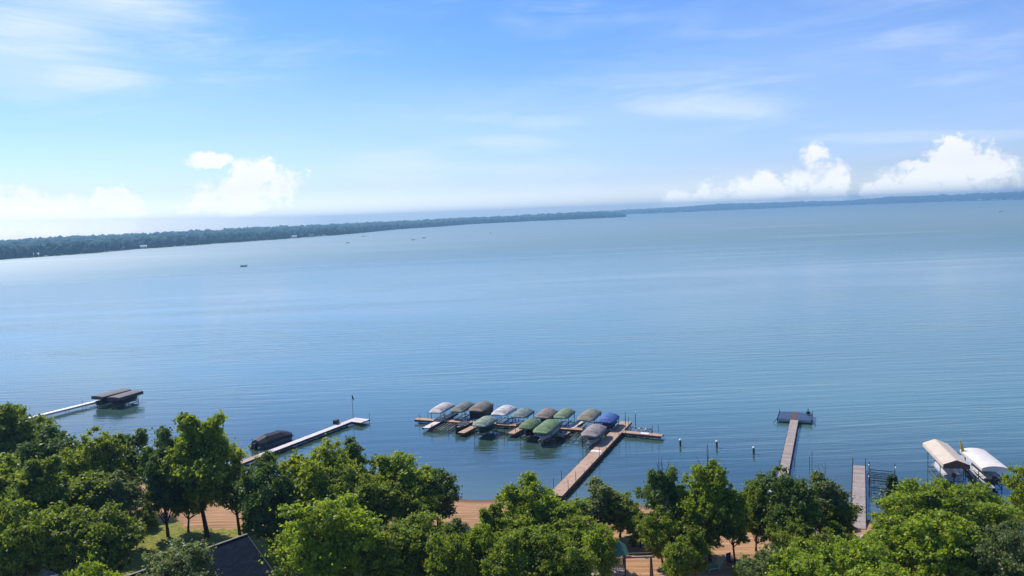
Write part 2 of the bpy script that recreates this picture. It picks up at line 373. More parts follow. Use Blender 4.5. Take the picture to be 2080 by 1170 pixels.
# ------------------------------------------------------------------ far shores
def far_land(name, st, back, seed):
    """st: (px, py waterline, py ridge, distance factor of the ridge)"""
    st = np.array(st, float); n = 140; xx = np.linspace(st[0, 0], st[-1, 0], n)
    wl = np.interp(xx, st[:, 0], st[:, 1]); rd = np.interp(xx, st[:, 0], st[:, 2]); kf = np.interp(xx, st[:, 0], st[:, 3]); th = np.interp(xx, st[:, 0], st[:, 4])
    A = np.array([list(at(a, b_, 0.))[:2] for a, b_ in zip(xx, wl)])
    ridge = []
    for a, b_, k_, p in zip(xx, rd, kf, A):
        d = ray(a, b_); D = math.hypot(p[0], p[1])*k_; tt = D/math.hypot(d[0], d[1]); ridge.append(HC+d[2]*tt)
    ridge = np.array(ridge)-th
    rows = []; prof = [(-.02, -3.), (0., .1), (.03, 1.5), (.12, None), (.3, None), (.6, None), (1., None), (1.15, None), (back, 0)]
    for f_, zz in prof:
        Pn = A*(1+(kf[:, None]-1)*f_)
        if zz is None:
            w_ = min(1, (f_ if f_ <= 1 else 1.)**.75)
            z = 1.5+(np.maximum(ridge, 1.6)-1.5)*w_
        else: z = np.full(n, zz)
        rows.append((Pn, z))
    X = np.array([r[0][:, 0] for r in rows]); Y = np.array([r[0][:, 1] for r in rows]); Z = np.array([r[1] for r in rows])
    tag(grid_mesh(name, X, Y, Z, mat('far_meadow', (.10, .13, .05), .95, vscale=.01, col2=(.05, .08, .025)), smooth=True), kind='structure')
    return A, kf, ridge, th
LS = [(-60, 533, 488, 2.4, 12), (0, 528, 486, 2.4, 12), (188, 514.5, 478, 2.3, 12), (279, 506, 474, 2.2, 12), (336, 502.5, 471, 2.1, 12), (505, 490.7, 462, 2.0, 12), (700, 476.5, 453.8, 1.8, 12),
      (809, 465.8, 449, 1.6, 12), (885, 461, 445, 1.5, 12), (951, 455.8, 442, 1.45, 12), (1075, 449.5, 436, 1.35, 13), (1145, 446.5, 432, 1.3, 14), (1200, 444, 429.7, 1.22, 15), (1245, 442, 431, 1.12, 14), (1267, 441, 436.5, 1.05, 10)]
RS = [(1150, 441.5, 432, 1.2, 12), (1241, 437.3, 427.8, 1.25, 14), (1340, 433, 422.3, 1.25, 16), (1400, 430.5, 419, 1.25, 16), (1468, 427.5, 412.9, 1.25, 16), (1525, 425, 412.5, 1.25, 16), (1625, 420.6, 409, 1.25, 16), (1714, 417, 408, 1.25, 16),
      (1810, 414, 399, 1.25, 16), (1950, 409, 394, 1.25, 16), (2080, 405.2, 389, 1.22, 16), (2150, 402.5, 386, 1.22, 16)]
fl = far_land('hills', LS, 1.2, 1); fr_ = far_land('hills_beyond', RS, 1.8, 2)

# unit leafy blob (displaced icosphere) used for the far woods
def icosphere(sub):
    import bmesh
    bm = bmesh.new(); bmesh.ops.create_icosphere(bm, subdivisions=sub, radius=1.); bm.verts.ensure_lookup_table()
    v = np.array([list(x.co) for x in bm.verts]); f = np.array([[w.index for w in p.verts] for p in bm.faces]); bm.free(); return v, f
I1 = icosphere(1); I2 = icosphere(2)
def blobs(name, cen, rad, hgt, ico, seed, m):
    r = np.random.RandomState(seed); v0, f0 = ico; n = len(cen)
    V = np.repeat(v0[None], n, 0)*(1+.55*(r.rand(n, len(v0), 1)-.5))
    V[:, :, 0] *= rad[:, None]; V[:, :, 1] *= rad[:, None]; V[:, :, 2] *= hgt[:, None]*.55
    V += cen[:, None, :]
    Fc = f0[None]+(np.arange(n)*len(v0))[:, None, None]
    tint = np.repeat(r.rand(n), len(f0))*.7+r.rand(n*len(f0))*.3
    return np_mesh(name, V.reshape(-1, 3), Fc.reshape(-1, 3), m, tint=tint)
def farmat(name, ca, cb):
    m = bpy.data.materials.new(name); m.use_nodes = True; q = NT(m.node_tree); b = q.n['Principled BSDF']
    at_ = q.node('ShaderNodeAttribute'); at_.attribute_name = 'tint'
    q.l.new(q.mix(at_.outputs['Fac'], (*ca, 1), (*cb, 1)), b.inputs['Base Color']); b.inputs['Roughness'].default_value = .9
    b.inputs['Specular IOR Level'].default_value = .1
    return m
M_far = farmat('far_foliage', (.024, .075, .062), (.055, .125, .09)); M_farn = farmat('far_foliage_dark', (.012, .040, .036), (.032, .080, .062))  # blue of the distant haze is partly put into these leaf colours
def scatter(land, n, f0, f1, size, seed, name, ico, m, pw=1., lo=0., hi=1.):
    A, kf, rg, th = land; r = np.random.RandomState(seed)
    L = np.concatenate([[0], np.cumsum(np.linalg.norm(np.diff(A, axis=0), axis=1))]); L /= L[-1]
    u = (lo+(hi-lo)*r.rand(n)**pw); f_ = f0+(f1-f0)*r.rand(n)
    ax = np.interp(u, L, A[:, 0]); ay = np.interp(u, L, A[:, 1]); k_ = np.interp(u, L, kf); z1 = np.interp(u, L, rg); t_ = np.interp(u, L, th)
    x = ax*(1+(k_-1)*f_); y = ay*(1+(k_-1)*f_)
    z = np.where(f_ < .03, 1.2*f_/.03, 1.5+(np.maximum(z1, 1.6)-1.5)*np.clip(f_, 0, 1)**.75)
    D = np.hypot(x, y); hh = t_*(.5+.9*r.rand(n)**2); rr = size*(.6+.8*r.rand(n))*(.4+.6*D/1500.)
    cen = np.stack([x, y, z+hh*.45], 1)
    return blobs(name, cen, rr, hh*.95, ico, seed, m)
o = scatter(fl, 1500, .004, .05, 3.6, 11, 'shoreline_wood', I2, M_farn, 1.9)
tag(o, 'dark row of trees massed along the left far shoreline', 'woodland', kind='stuff')
o = scatter(fl, 5200, .05, 1.05, 6.5, 12, 'hillside_wood', I1, M_far, 1.5)
tag(o, 'hazy blue-green woods covering the land behind the left far shore', 'woodland', kind='stuff')
o = scatter(fr_, 4500, .004, 1.05, 5.5, 13, 'distant_wood', I1, M_far, 1.)
tag(o, 'hazy wooded hills along the farthest shore at right', 'woodland', kind='stuff')

# cottages on the far shores
def cottage(px, py, w, d, hw, hr, col, rcol, label):
    p = at(px, py, .9); c = thing('cottage', label, 'house', (p.x, p.y, 0.9), math.atan2(p.y, p.x)-math.pi/2, 'cottages on the far shore')
    b_ = MB(); b_.box((0, 0, hw/2), (w, d, hw)); b_.build('wall', mat('cottage_'+col[0], col[1], .8), c)
    r_ = MB(); r_.add([(-w/2-.4, -d/2-.4, hw), (w/2+.4, -d/2-.4, hw), (w/2+.4, d/2+.4, hw), (-w/2-.4, d/2+.4, hw), (-w/2-.4, 0, hw+hr), (w/2+.4, 0, hw+hr)],
                      [(0, 1, 5, 4), (2, 3, 4, 5), (1, 2, 5), (3, 0, 4), (3, 2, 1, 0)]); r_.build('roof', mat('cottage_roof_'+rcol[0], rcol[1], .8), c)
    for i in (-1, 1):
        w_ = MB(); w_.box((i*w*.25, -d/2-.02, hw*.55), (w*.22, .08, hw*.4)); w_.build('window', M_black, c)
    return c
WH = ('white', (.75, .74, .7)); TN = ('tan', (.5, .42, .33)); GR = ('grey', (.3, .3, .32)); RG = ('pale', (.55, .55, .55)); RD = ('dark', (.08, .08, .09))
for a in [(72, 521, 9, 7, 3, 2, WH, RG, 'small white cottage nearest the left edge among far dark trees'),
          (152, 514.6, 8, 7, 3, 2, WH, RG, 'white cottage with pale roof, left one of a close shoreline pair'),
          (170, 513.2, 7, 7, 2.6, 2, TN, RG, 'tan cottage with pale roof beside a white one on the far shore'),
          (202, 511, 8, 6, 3, 2, WH, RD, 'white cottage with dark roof on the left far shore'),
          (246, 507.5, 9, 8, 3, 2, TN, RD, 'wide tan cottage with dark roof on the far left shoreline'),
          (292, 504, 10, 8, 3, 2, WH, RG, 'wide white cottage at the bare gap in the far tree row'),
          (598, 483.2, 10, 8, 3, 2.5, WH, RG, 'white house low on the far shore above the fishing boats'),
          (632, 481, 10, 8, 3, 2.5, TN, RD, 'tan house with dark roof low on the far left shore'),
          (1990, 408, 34, 16, 7, 4, WH, RG, 'long white building on the farthest shore at right'),
          (2020, 407, 24, 16, 6, 4, TN, RG, 'tan building beside a long white one on the farthest shore')]:
    cottage(*a)

# ------------------------------------------------------------------ docks
def dock_posts(b_list, parent, m=None, r=.035):
    for (p, z0, z1) in b_list:
        k = MB(); k.tube((p[0], p[1], z0), (p[0], p[1], z1), r, n=6); k.build('post', m or M_steel, parent)
def walkway(name, a, b, w, z, parent, mt, mf, label=None):
    k = MB(); k.plank(a, b, w, z, .05); o = k.build(name, mt, parent)
    a = Vector(a[:2]); b = Vector(b[:2]); d = (b-a).normalized(); n = Vector((-d.y, d.x))
    f = MB()
    for s in (-1, 1):
        p = a+n*s*(w/2+.022); q_ = b+n*s*(w/2+.022)
        f.plank(p, q_, .04, z-.012, .34)
    nseg = max(1, int((b-a).length/2.5))
    for i in range(nseg+1):
        c_ = a+(b-a)*min(max(i/nseg, .01), .99); f.plank(c_-n*w*.48, c_+n*w*.48, .07, z-.055, .12)
    f.build('frame', mf, o)
    if label: o['label'] = label
    return o
A_ = R(-21.9); U_ = Vector((math.cos(A_), math.sin(A_))); V_ = Vector((-U_.y, U_.x))
ori = at(1262, 872.3, .6); ORI = Vector((ori.x, ori.y))
def mp(u, v): return ORI+U_*u+V_*v
DZ = .62
dk = thing('communal_dock', 'long red-brown wooden dock with cross walkway and finger piers among covered boat lifts', 'dock', (0, 0, 0))
walkway('main_walkway', mp(-.75, -29.5), mp(-.35, 4.6), 1.75, DZ, dk, M_deckO, M_fasO)
def L(px, py, z=DZ):
    p = at(px, py, z); d = Vector((p.x, p.y))-ORI; return d.dot(U_), d.dot(V_)
lv = L(848, 850.5)
walkway('cross_walkway', mp(-34.6, -1.7), mp(-1.75, -1.0), 1.25, DZ-.03, dk, M_deckO, M_fasO)
walkway('cross_walkway', mp(.35, -.95), mp(6.6, -1.55), 1.25, DZ-.03, dk, M_deckO, M_fasO)
fing = [((863, 869), (926, 838), M_deckW, 'bleached finger pier'), ((934, 879), (965, 866), M_deckO, None), ((1036, 880.5), (1062, 868), M_deckO, None), ((1138, 886), (1150, 876.5), M_fasG, None), ((1158, 869), (1180, 856), M_deckW, None)]
for i, (p, q_, mt, lb) in enumerate(fing):
    u0, v0 = L(*p); u1, v1 = L(*q_); um = (u0+u1)/2
    walkway('finger_pier', mp(um-.2, v0), mp(um+.2, v1), 1.15, DZ+.012, dk, mt if mt != M_fasG else M_deckG, M_fasO, lb)
pl = []
for v in (-27.5, -24.5, -21, -17.5, -14, -10.5, -7, -3.5):
    for s in (-1, 1): pl.append((mp(-.7+s*.93+(v+29.5)*.011, v), -1, DZ+(1.35 if (int(-v*2) % 3 == 1 or v == -27.5 or v == -24.5) else .35)))
for (u, v, t_) in [(-.1, 3.2, 1.9), (1.1, -1.8, 2.6), (1.0, .6, 1.9), (5.2, -2.3, 1.0), (5.9, -.9, 1.3), (3.4, -2.2, .3), (-33.6, -2.4, 1.1), (-32.7, -1., 1.1), (-34.2, -.9, .3), (-30.9, -5.9, .4), (-29.4, -5.7, .4),
                   (-28.9, -2.4, .3), (-25.5, -.8, .8), (-23, -2.2, .3), (-20.5, -.6, .3), (-17, -2, .3), (-14, -.5, .3), (-11, -1.8, .3), (-8.6, -.4, .6), (-5, -1.8, .4), (-16.4, -6, .5), (-14.8, -5.8, .3), (-8.6, -5.2, .3)]:
    pl.append((mp(u, v), -1, DZ+t_))
dock_posts(pl, dk)
# small white dock box on the right arm and bollard lights
k = MB(); k.box((0, 0, .004), (1.3, .9, .03)); p = mp(3.9, -1.3); o = k.build('dock_mat', M_white); o.location = (p.x, p.y, DZ); o.rotation_euler[2] = A_
tag(o, 'pale mat lying on the right arm of the red-brown dock', 'mat')
p = mp(-.72, -11.6); k = MB(); k.box((0, 0, .004), (1.5, .8, .03)); o = k.build('dock_plate', M_white); o.location = (p.x, p.y, DZ+.004); o.rotation_euler[2] = A_
tag(o, 'pale plate across the main walkway beside the taupe boat cover', 'plate')

# ------------------------------------------------------------------ boat lifts
def canopy(parent, w, l, rise, skirt, z, mt, flat=False, gable=False):
    ns, nt = 44, 16; S_ = np.linspace(-1, 1, ns); T_ = np.linspace(-1, 1, nt)
    V = []; r = random.Random(int(l*1000+w*77))
    for s in S_:
        e = abs(s)
        if flat: ew = 1.; eh = 1.
        else:
            ew = (1-.36*max(0, (e-.5)/.5)**2.0); eh = max(0., 1-max(0, (e-.38)/.62)**1.8)
        for tt in T_:
            prof = (1-abs(tt)) if gable else (1-abs(tt)**2.3)
            sag = 0 if flat else .045*abs(math.cos(s*l*1.7))*(1-abs(tt)**2)
            V.append((tt*w/2*ew, s*l/2, z+rise*(prof*eh)+sag+(.02*r.random() if not flat else 0)))
    Fc = [(i*nt+j, i*nt+j+1, (i+1)*nt+j+1, (i+1)*nt+j) for i in range(ns-1) for j in range(nt-1)]
    # skirt round the rim
    rim = [j for j in range(nt)]+[i*nt+nt-1 for i in range(1, ns)]+[(ns-1)*nt+j for j in range(nt-2, -1, -1)]+[i*nt for i in range(ns-2, 0, -1)]
    o_ = len(V); r2 = []
    for i in rim:
        x, y, zz = V[i]; V.append((x*(.995 if flat else .985), y*(.998 if flat else .99), z-skirt)); r2.append(len(V)-1)
    n = len(rim)
    for i in range(n): Fc.append((rim[i], r2[i], r2[(i+1) % n], rim[(i+1) % n]))
    k = MB(); k.add(V, Fc); o = k.build('canopy', mt, parent, smooth=False)
    if not flat and not gable: o.data.shade_smooth()
    return o
def lift_frame(parent, w, l, z, mt, bunks=True, top=True, zlo=.25):
    for sx in (-1, 1):
        for sy in (-1, 1):
            k = MB(); k.tube((sx*w*.44, sy*l*.30, -1.), (sx*w*.44, sy*l*.30, z), .05, n=6)
            if top: k.tube((sx*w*.44, sy*l*.30, z-.5), (sx*w*.44, sy*l*.42, z-.05), .025, n=5)
            k.build('corner_post', mt, parent)
    k = MB()
    for sy in (-1, 1): k.tube((-w*.44, sy*l*.30, zlo), (w*.44, sy*l*.30, zlo), .06, n=6)
    for sx in (-1, 1): k.tube((sx*w*.44, -l*.30, zlo-.1), (sx*w*.44, l*.30, zlo-.1), .05, n=6)
    if top:
        for sx in (-1, 1): k.tube((sx*w*.44, -l*.44, z-.03), (sx*w*.44, l*.44, z-.03), .03, n=5)
        for sy in (-.44, -.3, 0, .3, .44): k.tube((-w*.44, sy*l, z-.03), (w*.44, sy*l, z-.03), .025, n=5)
    k.build('lift_frame', mt, parent)
    if bunks:
        for sx in (-1, 1):
            k = MB(); k.box((sx*w*.2, 0, zlo+.16), (.14, l*.78, .12)); k.build('bunk', M_rope, parent)
def boat_mesh(l, w, hull_h, z, parent, hull_m, cover_m=None, motor=True, cover_h=.7, aft=-1):
    """hull lofted from sections, bow towards +Y, with a draped cover, a windscreen hump and an outboard"""
    n, mm = 14, 9; V = []
    for i in range(n):
        s = i/(n-1); hw = w/2*(1-max(0, (s-.45)/.55)**2.4)*(.93+.07*min(1, s*4)); y = (s-.5)*l
        for j in range(mm):
            a = (j/(mm-1)-.5)*2; x = hw*(abs(a)**.45)*(1 if a > 0 else -1) if a else 0
            kz = abs(a)**2.2
            V.append((x, y, z+hull_h*(kz+(.25*max(0, s-.5)**1.5)*1.)+.12*hull_h*max(0, (s-.8)/.2)))
    Fc = [(i*mm+j, i*mm+j+1, (i+1)*mm+j+1, (i+1)*mm+j) for i in range(n-1) for j in range(mm-1)]
    Fc.append(tuple(range(mm-1, -1, -1)))
    k = MB(); k.add(V, Fc); k.build('hull', hull_m, parent, smooth=False)
    V = []; m2 = 9
    for i in range(n):
        s = i/(n-1); hw = (w/2*(1-max(0, (s-.45)/.55)**2.4))*1.02+.01; y = (s-.5)*l*1.01
        hp = cover_h*(math.exp(-((s-.45)/.26)**2))+.12*(1-s)
        for j in range(m2):
            a = (j/(m2-1)-.5)*2
            V.append((a*hw, y, z+hull_h*(1+.25*max(0, s-.5)**1.5)-.03+hp*(1-abs(a)**1.6)-(.1 if abs(a) == 1 else 0)))
    Fc = [(i*m2+j, i*m2+j+1, (i+1)*m2+j+1, (i+1)*m2+j) for i in range(n-1) for j in range(m2-1)]+[tuple(range(m2))]
    k = MB(); k.add(V, Fc); k.build('boat_cover', cover_m or M_dark, parent, smooth=True)
    if motor:
        k = MB(); k.box((0, -l/2-.25, z+hull_h*1.05), (.35, .5, .45)); k.tube((0, -l/2-.3, z+hull_h*.9), (0, -l/2-.38, z-.3), .09, .06, 6)
        k.tube((-.14, -l/2-.42, z-.28), (.14, -l/2-.42, z-.28), .03, n=5); k.build('outboard_motor', M_black, parent)
CC = {}
for nme, c_ in dict(pinkwhite=(.64, .60, .56), greygreen=(.20, .21, .17), brown=(.215, .185, .15), sage=(.27, .345, .26), white=(.68, .63, .58), slate=(.19, .255, .235), tan=(.25, .20, .165),
                    green=(.12, .205, .075), ltgreen=(.20, .285, .14), biggreen=(.165, .27, .115), olive=(.25, .235, .17), blue=(.055, .15, .42), taupe=(.33, .275, .265), beige=(.60, .50, .39), cream=(.70, .65, .60), pdark=(.125, .11, .115)).items():
    CC[nme] = canopymat('canopy_'+nme, c_, nme in ('beige', 'cream', 'pdark'))
ZR = 1.95
cans = [  # near-left corner px, far-right corner px, material, width, extra length, label
 ((869.4, 836.7), (924.6, 822.4), 'pinkwhite', 2.7, 'pinkish white domed boat cover at the far left end of the lift rows', None),
 ((913.4, 834.7), (966.5, 821), 'greygreen', 2.7, 'grey-green domed boat cover, second from the left in the outer row', None),
 ((946.5, 832.6), (1006.4, 821), 'brown', 3.1, 'brown-grey boat cover with dark curtained sides in the outer row', 'curtain'),
 ((957.8, 862.7), (1011.2, 851.1), 'sage', 2.9, 'sage green domed boat cover, leftmost of the inner row', 'boat'),
 ((994.8, 840.8), (1051.5, 828.5), 'white', 3.0, 'off-white domed boat cover between the brown and slate green ones', None),
 ((1035, 845), (1087.7, 834.7), 'slate', 3.0, 'slate green boat cover with a pale near tip in the outer row', None),
 ((1082.7, 846.3), (1135.4, 835.4), 'tan', 3.0, 'brown domed boat cover with a dark underside in the middle of the outer row', 'boat'),
 ((1052.2, 867.5), (1100, 856.6), 'green', 2.7, 'mid green boat cover in the inner row left of the biggest green one', 'boat'),
 ((1122.4, 847), (1168.9, 835.4), 'ltgreen', 2.6, 'light green boat cover with tattered near tip in the outer row', None),
 ((1080, 876.4), (1142.6, 856.6), 'biggreen', 3.0, 'largest boat cover, bright ribbed green, over a white boat in the inner row', 'white'),
 ((1168.2, 851.8), (1223.6, 836), 'olive', 3.0, 'olive-grey domed boat cover next to the blue one', None),
 ((1209.9, 854.5), (1258.4, 845.6), 'blue', 3.0, 'bright blue boat cover beside the head of the main walkway', 'bluecover'),
 ((1178.4, 883.2), (1233.4, 867.5), 'taupe', 3.0, 'taupe-grey boat cover nearest the main walkway in the inner row', 'greyboat')]
for i, (p, q_, mn, w_, lab, kind) in enumerate(cans):
    c_ = at((p[0]+q_[0])/2+1, (p[1]+q_[1])/2, ZR); a0 = L(*p, ZR); a1 = L(*q_, ZR)
    l_ = max(4.4, (a1[1]-a0[1])+.55)
    cc = thing('boat_lift', lab, 'boat lift', (c_.x, c_.y, 0), A_+R(random.Random(i).uniform(-2, 2)), 'covered boat lifts along the communal dock')
    canopy(cc, w_, l_+.3, .66, .14, ZR, CC[mn]); lift_frame(cc, w_, l_, ZR, M_dlift, zlo=.3)
    if kind == 'curtain':
        k = MB(); n = 15; hw = w_*.43; hl = l_*.40; pts = [(-hw, -hl), (hw, -hl), (hw, hl), (-hw, hl)]; V = []; Fc = []
        per = []
        for a in range(4):
            pa, pb = pts[a], pts[(a+1) % 4]
            for t_ in range(n): per.append((pa[0]+(pb[0]-pa[0])*t_/n+.03*math.sin(t_*2.1), pa[1]+(pb[1]-pa[1])*t_/n+.03*math.cos(t_*2.3)))
        V = [(x, y, ZR-.05) for x, y in per]+[(x*.97, y*.97, .5) for x, y in per]; N = len(per)
        k.add(V, [(a, (a+1) % N, N+(a+1) % N, N+a) for a in range(N)]); k.build('side_curtain', M_dark, cc)
    if kind:
        hm = M_hull if kind in ('white', 'greyboat') else M_dark
        mt = {'bluecover': CC['blue'], 'greyboat': CC['taupe'], 'white': M_hull}.get(kind, M_dark)
        if kind != 'curtain':
            bt = thing('covered_boat', {'boat': 'dark boat hanging in the lift under the %s cover', 'white': 'white boat hanging in the lift under the %s cover', 'bluecover': 'boat under a blue tarp in the lift below the %s cover', 'greyboat': 'boat with pale hull in the lift under the %s cover'}[kind] % {'sage': 'sage green', 'tan': 'brown', 'green': 'mid green', 'biggreen': 'largest green', 'blue': 'bright blue', 'taupe': 'taupe-grey'}[mn],
                       'boat', (c_.x, c_.y, 0), cc.rotation_euler[2]+(math.pi if kind != 'white' else math.pi))
            boat_mesh(l_*.92, w_*.68, .62, .5, bt, hm, mt, True, .5)
# empty lifts (rails only)
def empty_lift(u, v, w, l, lab, mt=M_dlift, posts=1.0, rails=4, tilt=0.):
    p = mp(u, v); e = thing('empty_boat_lift', lab, 'boat lift', (p.x, p.y, 0), A_, 'empty boat lifts beside the communal dock')
    for sx in (-1, 1):
        for sy in (-1, 1):
            k = MB(); k.tube((sx*w/2, sy*l/2, -1), (sx*w/2, sy*l/2, posts+(.25 if sx*sy > 0 else 0)), .045, n=6); k.build('corner_post', mt, e)
    k = MB()
    for sy in (-1, 1): k.tube((-w/2, sy*l/2, .35), (w/2, sy*l/2, .3), .06, n=6)
    for sx in (-1, 1): k.tube((sx*w/2, -l/2, .12), (sx*w/2, l/2, .12), .05, n=6)
    k.tube((-w/2, -l/2, .12), (w/2, l/2, .3), .03, n=5); k.build('lift_frame', mt, e)
    for i in range(rails):
        x = -w/2+w*(i+.7)/(rails+.4); k = MB(); k.box((x, 0, .45+tilt*(i % 2)), (.11, l*.95, .09)); k.build('bunk', M_rope if i % 3 else M_lift, e)
    return e
empty_lift(-27.6, -4.6, 3.0, 4.2, 'empty lift with long pale rails beside the bleached finger pier', rails=5)
empty_lift(-24.2, -4.4, 1.3, 3.6, 'narrow empty lift between the pale-railed lift and the dark boat', rails=2, posts=.6)
empty_lift(-17.0+.9, -4.0, 1.9, 3.2, 'empty lift right of the sage green cover', rails=2, posts=1.2)
empty_lift(-5.6, -4.6, 2.6, 4.0, 'empty lift with two pale rails between the big green and taupe covers', rails=2, posts=.8)
empty_lift(2.6, .9, 3.4, 2.6, 'empty lift with slanted green rails behind the right arm of the dock', rails=7, posts=.7, tilt=.15)
# open dark boat at the left of the marina
p = at(938, 868, .5); bt = thing('open_boat', 'small dark open boat with pale seats left of the sage green cover', 'boat', (p.x, p.y, .05), A_+math.pi)
k = MB(); n = 12; V = []
for i in range(n):
    s = i/(n-1); hw = .95*(1-max(0, (s-.4)/.6)**2.5); y = (s-.5)*4.6
    V += [(-hw, y, .85+.15*s), (-hw*.8, y, .1), (hw*.8, y, .1), (hw, y, .85+.15*s), (hw*.88, y*.97, .82+.15*s), (hw*.7, y*.95, .3), (-hw*.7, y*.95, .3), (-hw*.88, y*.97, .82+.15*s)]
k.add(V, [(i*8+j, i*8+(j+1) % 8, (i+1)*8+(j+1) % 8, (i+1)*8+j) for i in range(n-1) for j in range(8)]+[tuple(range(8))]); k.build('hull', M_dark, bt)
for y in (-1.4, -.5, .5):
    k = MB(); k.box((0, y, .62), (1.2, .35, .12)); k.box((0, y-.2, .85), (1.1, .1, .4)); k.build('seat', mat('cream_vinyl', (.45, .42, .37), .5), bt)
k = MB(); k.box((0, -2.55, .95), (.35, .45, .5)); k.tube((0, -2.55, .8), (0, -2.6, -.2), .08, n=6); k.build('outboard_motor', M_black, bt)
# slim lamp-like pile at the head of the main walkway
for (u, v, z1, lab) in [(1.5, 3.1, 2.4, 'dark pipe pile with white cap beyond the head of the main walkway')]:
    p = mp(u, v); e = thing('capped_pile', lab, 'post', (p.x, p.y, 0)); k = MB(); k.tube((0, 0, -1), (0, 0, z1), .05, n=8); k.build('shaft', M_black, e); k = MB(); k.tube((.12, 0, z1), (.12, 0, z1+.25), .12, .1, 8); k.build('cap', M_white, e)
for (px, py, lab) in [(1299, 874, 'white round float at the near edge of the empty slanted lift'), (1312, 875.5, 'white round float just right of the empty slanted lift')]:
    p = at(px, py, .5); k = MB(); k.ball((0, 0, 0), .17); o = k.build('float', M_white, smooth=True); o.location = (p.x, p.y, .72); tag(o, lab, 'float')

# ------------------------------------------------------------------ three mooring posts with white caps, loose poles
for i, (px, pyb, lab) in enumerate([(1382, 906, 'white-capped mooring post nearest the right arm of the long dock'), (1456, 909, 'white-capped mooring post in the middle of the three in open water'), (1531, 922, 'white-capped mooring post nearest the weathered pier')]):
    p = at(px, pyb, 0); e = thing('mooring_post', lab, 'post', (p.x, p.y, 0), 0, 'white-capped mooring posts standing in the water')
    k = MB(); k.tube((0, 0, -2), (0, 0, .85), .14, n=10); k.build('shaft', mat('tarred_post', (.04, .045, .05), .7), e)
    k = MB(); k.tube((0, 0, .85), (0, 0, .95), .2, .19, 10); k.tube((0, 0, .95), (0, 0, 1.08), .19, .04, 10); k.build('cap', M_white, e)
for (px, pyb, h_, lab) in [(1644, 953, 1.7, 'taller thin pole standing in the water right of the weathered pier'), (1649, 944, 1.8, 'thin pole just behind another, right of the weathered pier'), (1614, 944, 1.0, 'short thin pole close beside the weathered pier')]:
    p = at(px, pyb, 0); k = MB(); k.tube((0, 0, -1.5), (.03, 0, h_), .035, n=6); o = k.build('pole', M_steel); o.location = (p.x, p.y, 0); tag(o, lab, 'pole')

# ------------------------------------------------------------------ left long dock, flag, box, pontoon boat
ld = thing('long_white_dock', 'long narrow bleached dock with an L-shaped end beside the black covered pontoon boat', 'dock')
e0 = at(440, 958, .62); e1 = at(712, 854.5, .62); e2 = at(728, 849.5, .62); e3 = at(737, 857, .62); z_ = .62
d_ = Vector((e1.x-e0.x, e1.y-e0.y)).normalized(); st = Vector((e0.x, e0.y))-d_*12
LDm = Vector((e0.x, e0.y))+d_*8
walkway('walkway', st, LDm, 1.15, z_, ld, M_deckO, M_fasG)
walkway('walkway', LDm, (e1.x, e1.y), 1.15, z_+.004, ld, M_deckW, M_black)
n_ = Vector((d_.y, -d_.x)); ee = Vector((e1.x, e1.y))-d_*.7
walkway('end_platform', ee+d_*1.4-n_*.6, ee+d_*1.4+n_*2.6, 2.3, z_+.008, ld, M_deckW, M_black)
pl = []
for i in range(12):
    c_ = st+d_*(3+i*(Vector((e1.x, e1.y))-st).length/12.5)
    for s in (-1, 1): pl.append((c_+n_*s*.7, -1.2, z_+(.9 if i in (4, 5, 7) and s < 0 else .12)))
pl += [(ee+d_*2.5+n_*2.6, -1.2, z_+1.1), (ee+d_*.3+n_*2.6, -1.2, z_+.1)]
dock_posts(pl, ld, M_black, .03)
k = MB()
for i in range(30):      # truss rail under the walkway, near side
    a = LDm+(Vector((e1.x, e1.y))-LDm)*i/30+n_*.7; c_ = LDm+(Vector((e1.x, e1.y))-LDm)*(i+1)/30+n_*.7
    k.tube((*a, z_-.38), (*c_, z_-.22), .015, n=4)
a = LDm+n_*.7; c_ = Vector((e1.x, e1.y))+n_*.7; k.tube((*a, z_-.4), (*c_, z_-.4), .025, n=5); k.build('truss', M_black, ld)
p = at(683, 860.5, .65); k = MB(); k.box((0, 0, .3), (.9, .6, .6)); k.box((0, 0, .63), (.95, .65, .06)); o = k.build('dock_box', M_black); o.location = (p.x, p.y, z_+.01); o.rotation_euler[2] = math.atan2(d_.y, d_.x)
tag(o, 'black storage box standing on the bleached left dock', 'box')
p = at(717.5, 850, z_); fp = thing('flag_pole', 'tall thin pole with a small dark limp flag at the end of the left dock', 'flag', (p.x, p.y, z_))
k = MB(); k.tube((0, 0, 0), (0, 0, 4.1), .045, .035, 6); k.build('pole', M_steel, fp)
k = MB(); k.add([(0.02, 0, 4.0), (.14, .02, 3.9), (.26, -.03, 3.55), (.30, .02, 3.2), (.22, 0, 3.05), (.12, .03, 3.3), (.03, 0, 3.45)], [(0, 1, 5, 6), (1, 2, 4, 5), (2, 3, 4)])
k.build('flag', mat('dark_flag', (.03, .04, .07), .8), fp)
